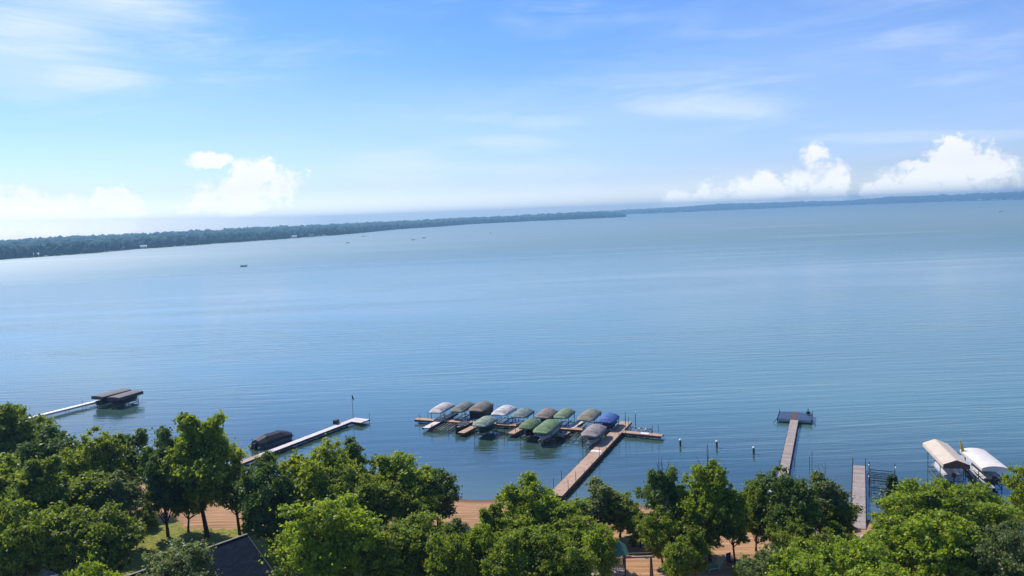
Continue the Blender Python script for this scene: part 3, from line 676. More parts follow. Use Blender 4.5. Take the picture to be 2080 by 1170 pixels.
# pontoon boat with black cover on its lift
pa = at(522, 905, .5); pb = at(583, 884, .5); dd = Vector((pb.x-pa.x, pb.y-pa.y)); pc = (pa+pb)/2
pn = thing('pontoon_boat', 'pontoon boat under a black peaked cover moored beside the long left dock', 'boat', (pc.x, pc.y, 0), math.atan2(dd.y, dd.x)-math.pi/2)
LL = dd.length+.9
for sx in (-1, 1):
    k = MB(); k.path([(sx*.9, -LL/2, .2), (sx*.9, LL/2-.9, .2), (sx*.9, LL/2, .45)], [.3, .3, .06], 10); k.build('pontoon', M_lift, pn, True)
k = MB(); k.box((0, 0, .6), (2.4, LL*.96, .1)); k.build('deck', M_dark, pn)
V = []; ns = 13
for i in range(ns):
    s = i/(ns-1)*2-1; hh = .85+.5*max(0, 1-abs(s*1.02)**2.6)+(.1 if i in (3, 8) else 0)-.15*s; wz = 1.22*(1-.25*max(0, abs(s)-.75)/.25)
    V += [(-wz, s*LL*.47, .52), (-wz*1.01, s*LL*.47, .52+hh*.38), (-wz*.55, s*LL*.465, .4+hh*.86), (0, s*LL*.46, .45+hh), (wz*.55, s*LL*.465, .4+hh*.86), (wz*1.01, s*LL*.47, .52+hh*.38), (wz, s*LL*.47, .52)]
k = MB(); k.add(V, [(i*7+j, i*7+j+1, (i+1)*7+j+1, (i+1)*7+j) for i in range(ns-1) for j in range(6)]+[tuple(range(7)), tuple(range(ns*7-1, ns*7-8, -1))])
k.build('boat_cover', mat('black_cover', (.030, .024, .03), .6, var=.25), pn)
k = MB(); k.box((0, -LL/2+.05, .7), (.4, .5, .5)); k.tube((0, -LL/2-.1, .6), (0, -LL/2-.15, -.2), .08, n=6); k.build('outboard_motor', M_black, pn)
lf = thing('pontoon_lift', 'low aluminium lift cradling the black covered pontoon boat', 'boat lift', (pc.x, pc.y, 0), pn.rotation_euler[2])
for sx in (-1, 1):
    for sy in (-1, 1):
        k = MB(); k.tube((sx*1.45, sy*LL*.38, -1), (sx*1.45, sy*LL*.38, 1.35), .04, n=6); k.build('corner_post', M_lift, lf)
k = MB()
for sy in (-1, 1): k.tube((-1.45, sy*LL*.38, -.05), (1.45, sy*LL*.38, -.05), .05)
for sx in (-1, 1): k.tube((sx*1.45, -LL*.38, .1), (sx*1.45, LL*.38, .1), .05)
k.build('lift_frame', M_lift, lf)

# ------------------------------------------------------------------ far-left white dock and its two roofed lifts
wd = thing('narrow_white_dock', 'narrow white dock on thin paired legs leading to the two flat-roofed lifts', 'dock')
a = at(40, 853, .7); b_ = at(192, 815.5, .7); dv = Vector((b_.x-a.x, b_.y-a.y)).normalized(); a2 = Vector((a.x, a.y))-dv*14; nv = Vector((dv.y, -dv.x))
M_wd = mat('white_decking', (.78, .76, .75), .6, var=.05)
walkway('walkway', a2, (b_.x, b_.y), 1.1, .72, wd, M_wd, M_fascW)
walkway('walkway', (b_.x, b_.y), Vector((b_.x, b_.y))+dv*9, 1.1, .715, wd, M_wd, M_fascW)
pl = []
for px in (85, 103, 127, 133, 168, 175):
    c_ = at(px, 0, .7)
tt = (Vector((b_.x, b_.y))-a2).length
for i in range(9):
    c_ = a2+dv*(2+i*tt/8.2)
    for s in (-1, 1): pl.append((c_+nv*s*.5, -1.2, 1.5 if (i == 7 and s < 0) else .74))
dock_posts(pl, wd, M_steel, .04)
def roofed(px0, py0, px1, py1, z, w, rise, skirt, mt, lab, gable, z0=None, mts=None, kind='roofed_boat_lift', grp=None, flat=True):
    a = at(px0, py0, z); b_ = at(px1, py1, z); d = Vector((b_.x-a.x, b_.y-a.y)); c_ = (a+b_)/2
    e = thing(kind, lab, 'boat lift', (c_.x, c_.y, 0), math.atan2(d.y, d.x)-math.pi/2, grp)
    o = canopy(e, w, d.length, rise, .03, z, mt, True, gable)
    k = MB(); hw = w/2+.006; hl = d.length/2+.006; V = []
    pts = [(-hw, -hl), (0, -hl), (hw, -hl), (hw, hl), (0, hl), (-hw, hl)]
    zt = [z, z+rise-.01, z, z, z+rise-.01, z]
    V = [(x, y, zz) for (x, y), zz in zip(pts, zt)]+[(x, y, z-skirt) for x, y in pts]
    if not gable:
        V = []; N = 12; pts = []; 
        for i in range(N+1): tt = -1+2*i/N; pts.append((tt*hw, -hl, z+rise*(1-abs(tt)**2.3)))
        for i in range(N+1): tt = 1-2*i/N; pts.append((tt*hw, hl, z+rise*(1-abs(tt)**2.3)))
        V = pts+[(x, y, z-skirt) for x, y, _ in pts]
    N = len(V)//2
    k.add(V, [(i, N+i, N+(i+1) % N, (i+1) % N) for i in range(N)]); k.build('skirt', mts or mt, e)
    lift_frame(e, w, d.length, z-.05, M_dlift if z < 2.3 else M_lift, zlo=.3)
    return e, c_, d.length
rl = 'roofed lifts at the end of the white dock'
e, c1, l1 = roofed(196, 806, 256, 790.5, 2.1, 2.9, .12, .55, CC['pdark'], 'dark brown flat-roofed lift, left one of the pair at the white dock', False, mts=M_dark, grp=rl)
e, c2, l2 = roofed(229, 808, 279, 793.5, 2.05, 2.9, .12, .6, CC['pdark'], 'dark brown flat-roofed lift, right one of the pair at the white dock', False, mts=M_dark, grp=rl)
for c_, ll, e_, lab in ((c1, l1, None, 'dark boat in the left lift of the white dock pair'), (c2, l2, None, 'dark boat in the right lift of the white dock pair')):
    bt = thing('lifted_boat', lab, 'boat', (c_.x, c_.y, 0), e.rotation_euler[2]); boat_mesh(ll*.95, 2.1, .75, .35, bt, M_dark, M_dark, True, .5)

# ------------------------------------------------------------------ weathered T pier with dark platform
tp = thing('weathered_pier', 'weathered narrow plank pier leading out to the dark blue platform', 'dock')
a = at(1592, 958, .62); b_ = at(1613.5, 852.5, .62); dv = Vector((b_.x-a.x, b_.y-a.y)).normalized(); nv = Vector((dv.y, -dv.x)); a2 = Vector((a.x, a.y))-dv*12
walkway('walkway', a2, (b_.x, b_.y), 1.15, .62, tp, M_deckG, M_fasG)
pl = []
for i in range(10):
    for s in (-1, 1): pl.append((a2+dv*(1+i*3.4)+nv*s*.62, -1.5, .62+(.7 if i in (3, 4) and s < 0 else .08)))
dock_posts(pl, tp, M_fasG, .05)
pc = Vector((b_.x, b_.y))+dv*2.4
pf = thing('swim_platform', 'dark blue slatted platform with splayed side braces at the end of the weathered pier', 'platform', (pc.x, pc.y, 0), math.atan2(-nv.y, -nv.x)+math.pi)
M_plat = mat('dark_blue_slats', (.05, .10, .20), .6, var=.2, vscale=2, stretch=(8, .3, 1))
k = MB()
for i in range(16): k.box((0, -2.15+i*.285, .62), (5.0, .26, .05))
k.build('deck', M_plat, pf)
k = MB(); k.box((0, -2.36, .42), (5.05, .05, .34)); k.box((0, 2.36, .42), (5.05, .05, .34)); k.box((-2.54, 0, .42), (.04, 4.7, .34)); k.box((2.54, 0, .42), (.04, 4.7, .34)); k.build('skirt', mat('faded_blue_skirt', (.30, .36, .42), .6), pf)
for sx in (-1, 1):
    k = MB(); k.tube((sx*2.5, -2.4, .7), (sx*3.1, -2.9, .05), .045, n=6); k.tube((sx*2.5, 2.3, .7), (sx*2.5, -2.4, .72), .035, n=6); k.tube((sx*2.5, 2.3, -1), (sx*2.5, 2.3, .95), .05, n=6); k.tube((sx*2.5, -2.4, -1), (sx*2.5, -2.4, .8), .05); k.build('side_brace', M_black, pf)
k = MB(); k.box((-.1, 0, .655), (.95, 4.5, .02)); k.build('centre_strip', mat('rusty_strip', (.10, .06, .055), .8), pf)
p = at(1641.5, 843, .65); ob = thing('winch_stand', 'small dark motor-like winch on a stand at the far right corner of the blue platform', 'winch', (p.x, p.y, .65), .2)
k = MB(); k.tube((0, 0, 0), (0, 0, .95), .05, n=8); k.build('stand', M_black, ob)
k = MB(); k.box((0, 0, .35), (.42, .36, .45)); k.box((.25, 0, .42), (.16, .2, .18)); k.build('motor_housing', M_black, ob)
k = MB(); k.tube((-.14, 0, .88), (.14, 0, .88), .05, n=8); k.build('handle', M_black, ob)

# ------------------------------------------------------------------ right plank dock, empty lift, two big canopies
rd = thing('plank_dock', 'short straight grey plank dock with dark posts beside the empty ladder-like lift', 'dock')
f0 = at(1745, 945.5, .62); f1 = at(1744, 1062, .62); dv = Vector((f0.x-f1.x, f0.y-f1.y)).normalized(); nv = Vector((dv.y, -dv.x)); s0 = Vector((f1.x, f1.y))-dv*1.5
walkway('walkway', s0, (f0.x, f0.y), 1.36, .62, rd, M_deckG, M_fasG)
ll = (Vector((f0.x, f0.y))-s0).length
dock_posts([(s0+dv*(ll-.1-i*3.)+nv*s*.75, -1, .62+(1.0 if i == 0 else .45)) for i in range(7) for s in (-1, 1)], rd, M_black, .04)
a = at(1761, 944, .5); c_ = at(1777, 957, .5)
lc = Vector((f0.x, f0.y))-dv*3.4+nv*2.6
el_ = thing('ladder_lift', 'empty lift with dark crossbars like a ladder beside the grey plank dock', 'boat lift', (lc.x, lc.y, 0), math.atan2(dv.y, dv.x)-math.pi/2)
for sx in (-1, 1):
    for sy in (-1, 1):
        k = MB(); k.tube((sx*1.45, sy*2.5, -1), (sx*1.45, sy*2.5, 1.5), .05, n=6); k.build('corner_post', M_black, el_)
k = MB()
for sx in (-1, 1): k.tube((sx*1.3, -6.6, .45), (sx*1.3, 2.6, .5), .05, n=6)
k.build('side_rail', M_dlift, el_)
for y in (2.5, 1.5, .9, .2, -.7, -1.6, -4.2, -5.2, -6.2):
    k = MB(); k.tube((-1.35, y, .5), (1.35, y, .46), .055, n=6); k.build('crossbar', M_black, el_)
for (y, x) in ((2.3, -1.5), (-2.2, -1.5), (2.2, 1.5)):
    k = MB(); k.box((x, y, 1.0), (.1, .5, .35)); k.build('winch_plate', M_white, el_)
p = at(1727, 1022, 0); k = MB(); k.tube((0, 0, -.5), (0, 0, 1.1), .05, n=6); o = k.build('marker_post', M_white); o.location = (p.x, p.y, 0); tag(o, 'short white post standing in the water left of the grey plank dock', 'post')

e, c1, l1 = roofed(1899, 900, 1943, 944, 2.9, 2.85, .55, .42, CC['beige'], 'beige ridged canopy lift with shaded gable end above the shore trees at right', True)
k = MB(); hl = l1/2+.012; k.add([(-1.43, hl, 2.44), (1.43, hl, 2.44), (1.43, hl, 2.9), (0, hl, 3.44), (-1.43, hl, 2.9), (-1.43, hl+.03, 2.44), (1.43, hl+.03, 2.44), (1.43, hl+.03, 2.9), (0, hl+.03, 3.44), (-1.43, hl+.03, 2.9)], [(0, 1, 2, 3, 4), (9, 8, 7, 6, 5), (0, 5, 6, 1), (1, 6, 7, 2), (2, 7, 8, 3), (3, 8, 9, 4), (4, 9, 5, 0)]); k.build('gable_shade', mat('shaded_gable', (.13, .07, .055), .8), e)  # dark sheet over the near gable end, its backlit shade put into colour

CR1 = e.rotation_euler[2]
bt = thing('lifted_boat', 'white and blue boat in the lift below the beige ridged canopy', 'boat', (c1.x, c1.y, 0), CR1+math.pi); boat_mesh(6.4, 2.1, .8, .5, bt, mat('pale_blue_hull', (.30, .38, .50), .3), M_hull, True, .4)
e, c2, l2 = roofed(1975, 914, 2022, 952, 2.6, 2.85, .28, .32, CC['cream'], 'cream arched canopy lift at the far right above the shore trees', False)
bt = thing('lifted_boat', 'dark boat with pale seats in the lift below the cream arched canopy', 'boat', (c2.x, c2.y, 0), e.rotation_euler[2]+math.pi); boat_mesh(6.2, 2.1, .8, .5, bt, M_dark, mat('cream_vinyl2', (.5, .47, .45), .6), True, .4)
# pale dock section between the two canopies
dk2 = thing('pale_dock', 'pale blue-grey dock running between the beige and cream canopies', 'dock')
a = at(1955, 925, .6); b_ = at(2010, 990, .6)
walkway('walkway', (a.x, a.y), (b_.x, b_.y), 1.3, .6, dk2, mat('pale_blue_decking', (.42, .47, .52), .6), M_fascW)
dv = Vector((b_.x-a.x, b_.y-a.y)).normalized(); nv = Vector((dv.y, -dv.x))
dock_posts([(Vector((a.x, a.y))+dv*i*3+nv*s*.7, -1, .9) for i in range(4) for s in (-1, 1)], dk2, M_steel)
# furled yellow flag / umbrella
p = at(1962, 919, 2.5); p0 = at(1962, 935, .6)
um = thing('yellow_umbrella', 'leaning furled yellow umbrella with white tip beside the cream canopy', 'umbrella', (p.x, p.y, .6))
k = MB(); k.tube((0, 0, 0), (-.25, .1, 1.9), .03, n=6); k.tube((-.62, .25, 3.35), (-.72, .28, 3.65), .03, n=6); k.build('pole', M_white, um)
k = MB(); k.path([(-.2, .08, 1.5), (-.32, .13, 2.1), (-.5, .2, 2.9), (-.64, .25, 3.4)], [.16, .2, .12, .03], 8); k.build('furled_canopy', mat('yellow_fabric', (.55, .43, .02), .7), um)
p = at(1580, 1000, .5); bt = thing('moored_boat', 'small white boat half hidden by the tree crown at the foot of the weathered pier', 'boat', (p.x, p.y, -.15), .4); boat_mesh(4.2, 1.7, .6, .1, bt, M_hull, M_hull, True, .3)
p = at(734, 999, .3); k = MB(); k.ball((0, 0, 0), .38, 12, 8); o = k.build('mooring_buoy', M_white, smooth=True); o.location = (p.x, p.y, .25); tag(o, 'round white buoy glimpsed through the big tree crown', 'buoy')

# ------------------------------------------------------------------ fishing boats far out
def person_mesh():
    k = MB(); k.path([(0, 0, 0), (0, 0, .3), (0, .02, .62), (0, .03, .7), (0, .04, .76), (0, .05, .88), (0, .05, .98)], [.19, .2, .22, .08, .075, .115, .05], 8)
    for s in (-1, 1): k.path([(s*.2, .02, .6), (s*.26, .12, .35), (s*.12, .34, .3)], [.06, .05, .04], 6); k.path([(s*.1, 0, .08), (s*.13, .42, .1), (s*.13, .46, -.32)], [.09, .075, .05], 6)
    return k
pm = person_mesh().build('person', M_dark, None).data
for o in [o for o in C.objects if o.name == 'person']: bpy.data.objects.remove(o)
boats = [(495, 541.5, 5.2, 2, 3.0, 'fishing boat nearest of those on the lake, left of centre'), (706, 494, 5.5, 2, 2.2, 'fishing boat off the left shore, nearer of a close pair'), (738, 480.5, 5.5, 2, 2.2, 'fishing boat farthest out toward the left far shore'),
         (839, 487.6, 5.5, 2, 2.2, 'fishing boat in the middle of the lake, left of a close pair'), (861, 483.8, 6, 2, 2.2, 'fishing boat in the middle of the lake, right of a close pair'), (996, 474, 5.5, 3, 2.2, 'lone fishing boat seen end-on at mid lake'), (1134, 452.5, 7, 2, 2.2, 'pale boat close under the wooded point'), (2033, 430, 6, 1, 2.2, 'lone boat far out on the right side of the lake')]
for i, (px, py, l_, np_, sc, lab) in enumerate(boats):
    p = at(px, py, 0); e = thing('fishing_boat', lab, 'boat', (p.x, p.y, 0), math.atan2(p.y, p.x)-math.pi/2+(1.45 if i != 5 else .2)-(.1*i if i < 5 else 0), 'fishing boats out on the lake')
    k = MB(); V = []
    for j in range(10):
        s = j/9; hw = .95*(1-max(0, (s-.45)/.55)**2.4); y = (s-.5)*l_
        V += [(-hw, y, .75+.2*s), (-hw*.75, y, -.1), (hw*.75, y, -.1), (hw, y, .75+.2*s), (hw*.85, y*.97, .4), (-hw*.85, y*.97, .4)]
    k.add(V, [(a*6+b2, a*6+(b2+1) % 6, (a+1)*6+(b2+1) % 6, (a+1)*6+b2) for a in range(9) for b2 in range(6)]+[tuple(range(6))]); k.build('hull', M_dark if i != 6 else M_hull, e)
    k = MB(); k.box((0, -l_/2-.15, .9), (.4, .5, .7)); k.build('outboard_motor', M_black, e)
    for j in range(np_):
        o = bpy.data.objects.new('person', pm); C.objects.link(o); y = (-.28+.55*j/max(1, np_-1))*l_
        a = e.rotation_euler[2]; o.location = (p.x-math.sin(a)*y, p.y+math.cos(a)*y, .6); o.rotation_euler[2] = a; o.scale = (1, 1, 1)
        tag(o, ('rear person, ' if j == 0 else 'front person, ' if j == np_-1 else 'middle person, ')+lab, 'person', 'anglers seated in the fishing boats')

# ------------------------------------------------------------------ trees
def make_oak(seed, R_=3.6, top=10., bot=2.8, lobes=15, leaf=.17, dens=165, sprig=0, gap=.0):
    """numpy crown made of leaf quads gathered in sprays, with trunk and limbs; height about 10 m"""
    r = np.random.RandomState(seed); cz = (top+bot)/2; hz_ = (top-bot)/2
    lob = []
    for i in range(lobes):
        for _ in range(60):
            d = r.normal(size=3); d /= np.linalg.norm(d); rad = r.uniform(.3, .85)
            c = np.array([d[0]*R_*rad, d[1]*R_*rad, cz+d[2]*hz_*rad*.95])
            if all(np.linalg.norm((c-o[0])*np.array([1, 1, .8])) > 1.15 for o in lob): break
        lob.append((c, r.uniform(.9, 1.7)*R_/3.6))
    for i in range(sprig):       # leafy spires that stick out of the outline at the top
        a = r.uniform(0, 6.28); q_ = r.uniform(.1, .55)*R_
        for h_ in range(3): lob.append((np.array([math.cos(a)*q_*(1+.12*h_), math.sin(a)*q_*(1+.12*h_), top-1.3+h_*.62]), .75-.2*h_))
    V, T, tw = [], [], []
    for (c, rad) in lob:
        ncl = int(6+rad*6.5); lt = r.rand()
        for j in range(ncl):
            d = r.normal(size=3); d[2] = d[2]*.85+.25; d /= np.linalg.norm(d)
            cc = c+d*rad*r.uniform(.35, 1.15)*np.array([1.05, 1.05, .9]); cr_ = r.uniform(.22, .5)*(.75+.25*rad)
            if j % 2 == 0: tw.append((c, cc))
            n = int(dens*cr_*1.55*(1-gap*r.rand()))
            q_ = r.normal(size=(n, 3)); q_ /= np.linalg.norm(q_, axis=1)[:, None]; rr = cr_*np.abs(r.normal(size=n))*.72
            el_ = r.uniform(.8, 1.5); pos = cc+q_*rr[:, None]*np.array([1.25*el_, 1.25/el_, r.uniform(.6, 1.1)])
            nr = q_*.5+np.array([0, 0, .5])+r.normal(size=(n, 3))*.7; nr /= np.linalg.norm(nr, axis=1)[:, None]
            t1 = np.cross(nr, r.normal(size=(n, 3))); t1 /= np.linalg.norm(t1, axis=1)[:, None]; t2 = np.cross(nr, t1)
            s1 = (leaf*r.uniform(.55, 1.4, n))[:, None]; s2 = s1*r.uniform(.5, .8, n)[:, None]
            V.append(np.stack([pos-t1*s1, pos-t2*s2, pos+t1*s1, pos+t2*s2], 1))
            T.append(np.clip(.3*lt+.25*r.rand()+.5*r.rand(n)**1.5, 0, 1))
    V = np.concatenate(V).reshape(-1, 3); T = np.concatenate(T); Fq = np.arange(len(V)).reshape(-1, 4)
    # wood
    k = MB(); lean = r.normal(size=2)*.25
    k1 = np.array([lean[0]*.5, lean[1]*.5, bot*.95]); k2 = np.array([lean[0], lean[1], cz])
    k.path([(0, 0, -.6), (0.02, 0, .4), tuple(k1), tuple(k2), (lean[0]*1.2, lean[1]*1.2, top-1.2)], [.27, .22, .17, .11, .03], 8)
    for (c, rad) in lob:
        f = np.clip((c[2]-bot)/(top-bot)-.25, 0, .8); st_ = k1+(k2-k1)*min(1, f*1.6) if f < .6 else k2+(np.array([lean[0]*1.2, lean[1]*1.2, top-1.2])-k2)*(f-.6)
        md = st_*.5+c*.5+r.normal(size=3)*.25+np.array([0, 0, -.2]); k.path([tuple(st_), tuple(md), tuple(c)], [.10, .06, .03], 5)
    for (c, cc) in tw: k.tube(tuple(c), tuple(cc), .022, .008, 3)
    return V, Fq, T, k
def make_spruce(seed):
    r = np.random.RandomState(seed); V, T = [], []; k = MB(); k.path([(0, 0, -.5), (0, 0, 5), (0, 0, 10)], [.2, .12, .02], 7)
    z = 1.5
    while z < 9.9:
        L_ = 1.75*(1-(z-1.5)/8.7)+.12; nb = 8
        for i in range(nb):
            a = r.uniform(0, 6.28); l_ = L_*r.uniform(.75, 1.1); e_ = np.array([math.cos(a)*l_, math.sin(a)*l_, z-.25*l_+.05]); k.tube((0, 0, z), tuple(e_), .02, .006, 3)
            n = int(70*l_+15); u = r.rand(n)**.7; pos = np.array([0, 0, z])+(e_-np.array([0, 0, z]))*u[:, None]+r.normal(size=(n, 3))*np.array([.12, .12, .07])
            nr = r.normal(size=(n, 3))+np.array([0, 0, .8]); nr /= np.linalg.norm(nr, axis=1)[:, None]; t1 = np.cross(nr, r.normal(size=(n, 3))); t1 /= np.linalg.norm(t1, axis=1)[:, None]; t2 = np.cross(nr, t1)
            s = r.uniform(.06, .13, n)[:, None]; V.append(np.stack([pos-t1*s, pos-t2*s*.6, pos+t1*s, pos+t2*s*.6], 1)); T.append(r.rand(n))
        z += r.uniform(.22, .34)
    V = np.concatenate(V).reshape(-1, 3); return V, np.arange(len(V)).reshape(-1, 4), np.concatenate(T), k
PROTO = {}
def proto(kind, seed, mt, **kw):
    key = (kind, seed, mt.name)
    if key not in PROTO:
        gk = (kind, seed)
        V, Fq, T, k = make_spruce(seed) if kind == 'spruce' else make_oak(seed, **kw)
        cm = np_mesh('crown', V, Fq, mt, tint=T, link=False)
        tm = bpy.data.meshes.new('trunk'); tm.from_pydata(k.v, [], k.f); tm.materials.append(M_bark)
        PROTO[key] = (cm, tm)
    return PROTO[key]
KW = {1: dict(lobes=24, sprig=2, bot=1.6), 2: dict(R_=3.9, lobes=27, bot=1.4), 3: dict(R_=3.3, lobes=19, bot=2.4, sprig=3, gap=.3), 4: dict(R_=4., lobes=28, bot=1.2, leaf=.16), 5: dict(R_=3.0, lobes=15, bot=2.8, sprig=2, gap=.3),
      6: dict(R_=3.7, lobes=24, bot=1.8, sprig=1), 7: dict(R_=4.2, lobes=30, bot=1., leaf=.15, dens=175), 8: dict(R_=3.3, lobes=20, bot=1.2, gap=.2, sprig=2), 9: dict(R_=3.6, lobes=24, bot=.8)}
RW = {1: 4.1, 2: 4.35, 3: 3.8, 4: 4.5, 5: 3.5, 6: 4.2, 7: 4.8, 8: 3.8, 9: 4.15, 20: 1.75}
def bare_twigs(parent, seed, n, x0, z0):
    r = random.Random(seed)
    for i in range(n):
        k = MB(); p = Vector((x0+r.uniform(-.9, .9), r.uniform(-.4, .4), z0+r.uniform(-2.6, -1.6))); d = Vector((r.uniform(-.7, .5), r.uniform(-.2, .2), 1)).normalized()
        pts = [p]; rs = [.05]
        for j in range(4): d = (d+Vector((r.uniform(-.4, .3), r.uniform(-.2, .2), r.uniform(-.2, .2)))).normalized(); pts.append(pts[-1]+d*r.uniform(.6, .95)); rs.append(.045-.01*j)
        k.path(pts, rs, 5)
        for j in range(1, 4):
            for s in (-1, 1): k.tube(pts[j], pts[j]+Vector((s*r.uniform(.2, .5), r.uniform(-.2, .2), r.uniform(.1, .5))), .015, .005, 4)
        k.build('bare_branch', M_dead, parent)
GT = 'trees crowding the near shore'
def tree(px, yt, yb, wpx, sd_, mt, label, rot=None, name='oak_tree', twigs=0):
    p = gp(px, yb)
    lo, hi = 2., 25.
    for _ in range(30):
        mid = (lo+hi)/2
        if proj((p.x, p.y, p.z+mid))[1] > yt: lo = mid
        else: hi = mid
    # keep the crown centred on the wanted column despite the camera roll
    hgt = lo; topx = proj((p.x, p.y, p.z+hgt*.65))[0]; p = gp(px+(px-topx), yb)
    wm = wpx*depth((p.x, p.y, p.z+hgt*.6))/F
    kind = 'spruce' if sd_ >= 20 else 'oak'
    cm, tm = proto(kind, sd_, mt, **KW.get(sd_, {}))
    e = thing(name, label, 'tree', (p.x, p.y, p.z), rot if rot is not None else random.Random(px*7+yt).uniform(0, 6.28), GT)
    sh = hgt/10.25; sw = wm/2/RW[sd_]; e.scale = (sw, sw, sh)
    for nm, me in (('crown', cm), ('trunk', tm)):
        o = bpy.data.objects.new(nm, me); C.objects.link(o); o.parent = e
    if twigs: bare_twigs(e, px, twigs, 0, 10.9)
    return e
A1, B1, G1, D1, Y1 = M_oak, M_oak2, M_oak3, M_oak4, M_oak5
